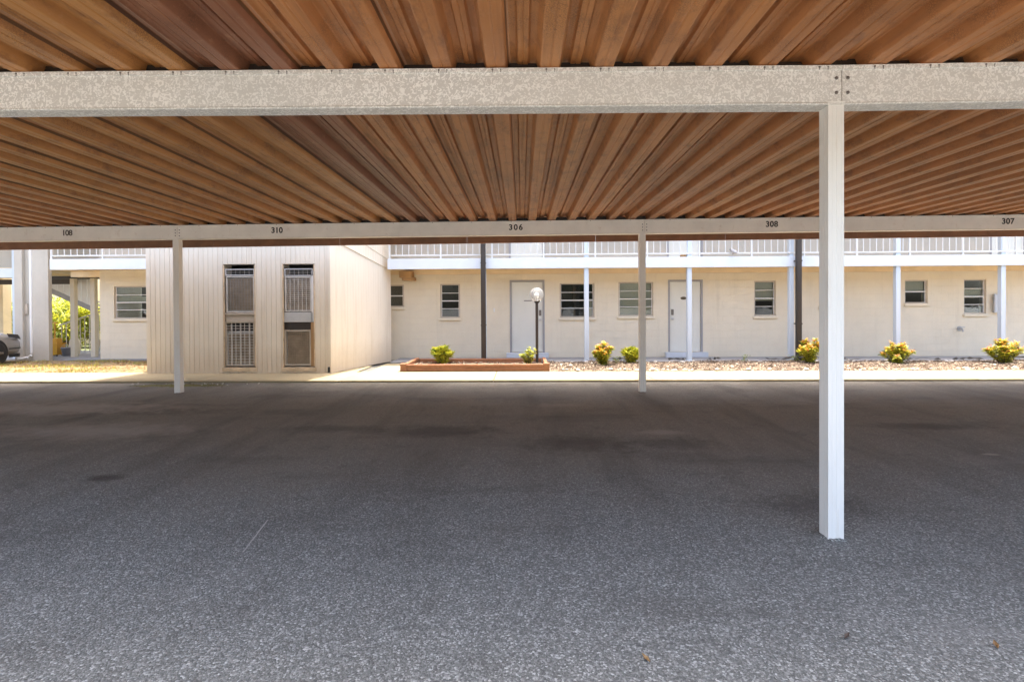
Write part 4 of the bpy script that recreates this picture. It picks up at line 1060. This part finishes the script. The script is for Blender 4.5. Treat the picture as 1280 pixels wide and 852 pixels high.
for dx in (.86, 3.4):
    for s_ in (-1, 1):
        yw = CY+s_*.80
        mb = MB(); mb.tube([(CX-dx, yw-.1, CZ+.31), (CX-dx, yw-.09, CZ+.31), (CX-dx, yw+.09, CZ+.31), (CX-dx, yw+.1, CZ+.31)], [.28, .31, .31, .28], 28); wo = mb.build('wheel', 'tyre', car)
        mb = MB(); yo = yw+s_*.103
        for k in range(5):
            a = 6.283*k/5; mb.tube([(CX-dx, yo, CZ+.31), (CX-dx+.2*math.cos(a), yo, CZ+.31+.2*math.sin(a))], [.05, .03], 6)
        mb.build('rim', 'steel_dark', wo)
for dx in (.86, 3.4): mb = MB(); mb.tube([(CX-dx, CY-.885, CZ+.33), (CX-dx, CY-.80, CZ+.33)], .36, 28); mb.build('wheel_arch', 'black', car)
for s_ in (-1, 1):
    mb = MB()
    mb.add([(CX-dx, CY+s_*y, CZ+z) for dx, y, z in ((.02, .70, .64), (.06, .80, .645), (.16, .85, .66), (.48, .885, .72), (.52, .865, .82), (.16, .815, .775), (.06, .765, .725), (.02, .68, .70))], [(0, 1, 6, 7), (1, 2, 5, 6), (2, 3, 4, 5)]); mb.build('headlight', 'car_glass', car)
    mb = MB()
    mb.add([(CX-dx, CY+s_*y, CZ+z) for z in (.40, .425) for dx, y in ((.0, .64), (.05, .785), (.16, .848), (.47, .878))], [(0, 1, 5, 4), (1, 2, 6, 5), (2, 3, 7, 6)])
    mb.add([(CX-dx, CY+s_*y, CZ+z) for z in (.18, .27) for dx, y in ((.03, .74), (.06, .77), (.16, .835), (.47, .870))], [(0, 1, 5, 4), (1, 2, 6, 5), (2, 3, 7, 6)]); mb.build('side_trim', 'black', car)
mb = MB(); mb.box(CX-.10, CX+.008, CY-.45, CY+.45, CZ+.33, CZ+.43, .01); mb.build('grille', 'black', car)
mb = MB(); mb.box(CX-.12, CX+.02, CY-.70, CY+.70, CZ+.455, CZ+.48, .008); mb.build('bumper_trim', 'black', car)

car.rotation_euler.z = R(90)
# ------------------------------------------------------------------ light
EL = R(84); hx, hy = .30, .954
pos = Vector((hx*math.cos(EL), hy*math.cos(EL), math.sin(EL)))
sl = bpy.data.lights.new('sun', 'SUN'); sl.energy = 2.0; sl.angle = R(.53); sl.color = (1, .93, .82)
so = bpy.data.objects.new('sun', sl); COL.objects.link(so); so.rotation_euler = (-pos).to_track_quat('-Z', 'Y').to_euler(); so.location = (0, 0, 30)
w = bpy.data.worlds.new('World'); scene.world = w; w.use_nodes = True
nt = w.node_tree; nt.nodes.clear()
sky = nt.nodes.new('ShaderNodeTexSky'); sky.sky_type = 'NISHITA'; sky.sun_disc = False
sky.sun_elevation = EL; sky.sun_rotation = math.atan2(hx, hy); sky.air_density = 1.0; sky.dust_density = 6.0; sky.ozone_density = 1.0
bgd = nt.nodes.new('ShaderNodeBackground'); bgd.inputs[1].default_value = .15
ow = nt.nodes.new('ShaderNodeOutputWorld'); nt.links.new(sky.outputs[0], bgd.inputs[0]); nt.links.new(bgd.outputs[0], ow.inputs[0])

# ------------------------------------------------------------------ camera
cam = bpy.data.cameras.new('camera'); co = bpy.data.objects.new('camera', cam); COL.objects.link(co)
cam.sensor_width = 36; cam.lens = 36*650/1280; cam.shift_y = -.02838; cam.clip_start = .05; cam.clip_end = 2000
co.matrix_world = Matrix.Translation((0, 0, 1.47)) @ Matrix.Rotation(R(1.1), 4, 'Z') @ Matrix.Rotation(R(90-.5), 4, 'X') @ Matrix.Rotation(R(-.3), 4, 'Z')
scene.camera = co
vs = scene.view_settings; vs.view_transform = 'Standard'; vs.look = 'None'; vs.gamma = 1; vs.exposure = 2.68
try: vs.use_curve_mapping = False
except Exception: pass
cy = scene.cycles
cy.max_bounces = 12; cy.diffuse_bounces = 7; cy.glossy_bounces = 4; cy.transmission_bounces = 8; cy.transparent_max_bounces = 12
cy.sample_clamp_indirect = 8
cy.use_denoising = True
try: cy.denoiser = 'OPENIMAGEDENOISE'
except Exception: pass
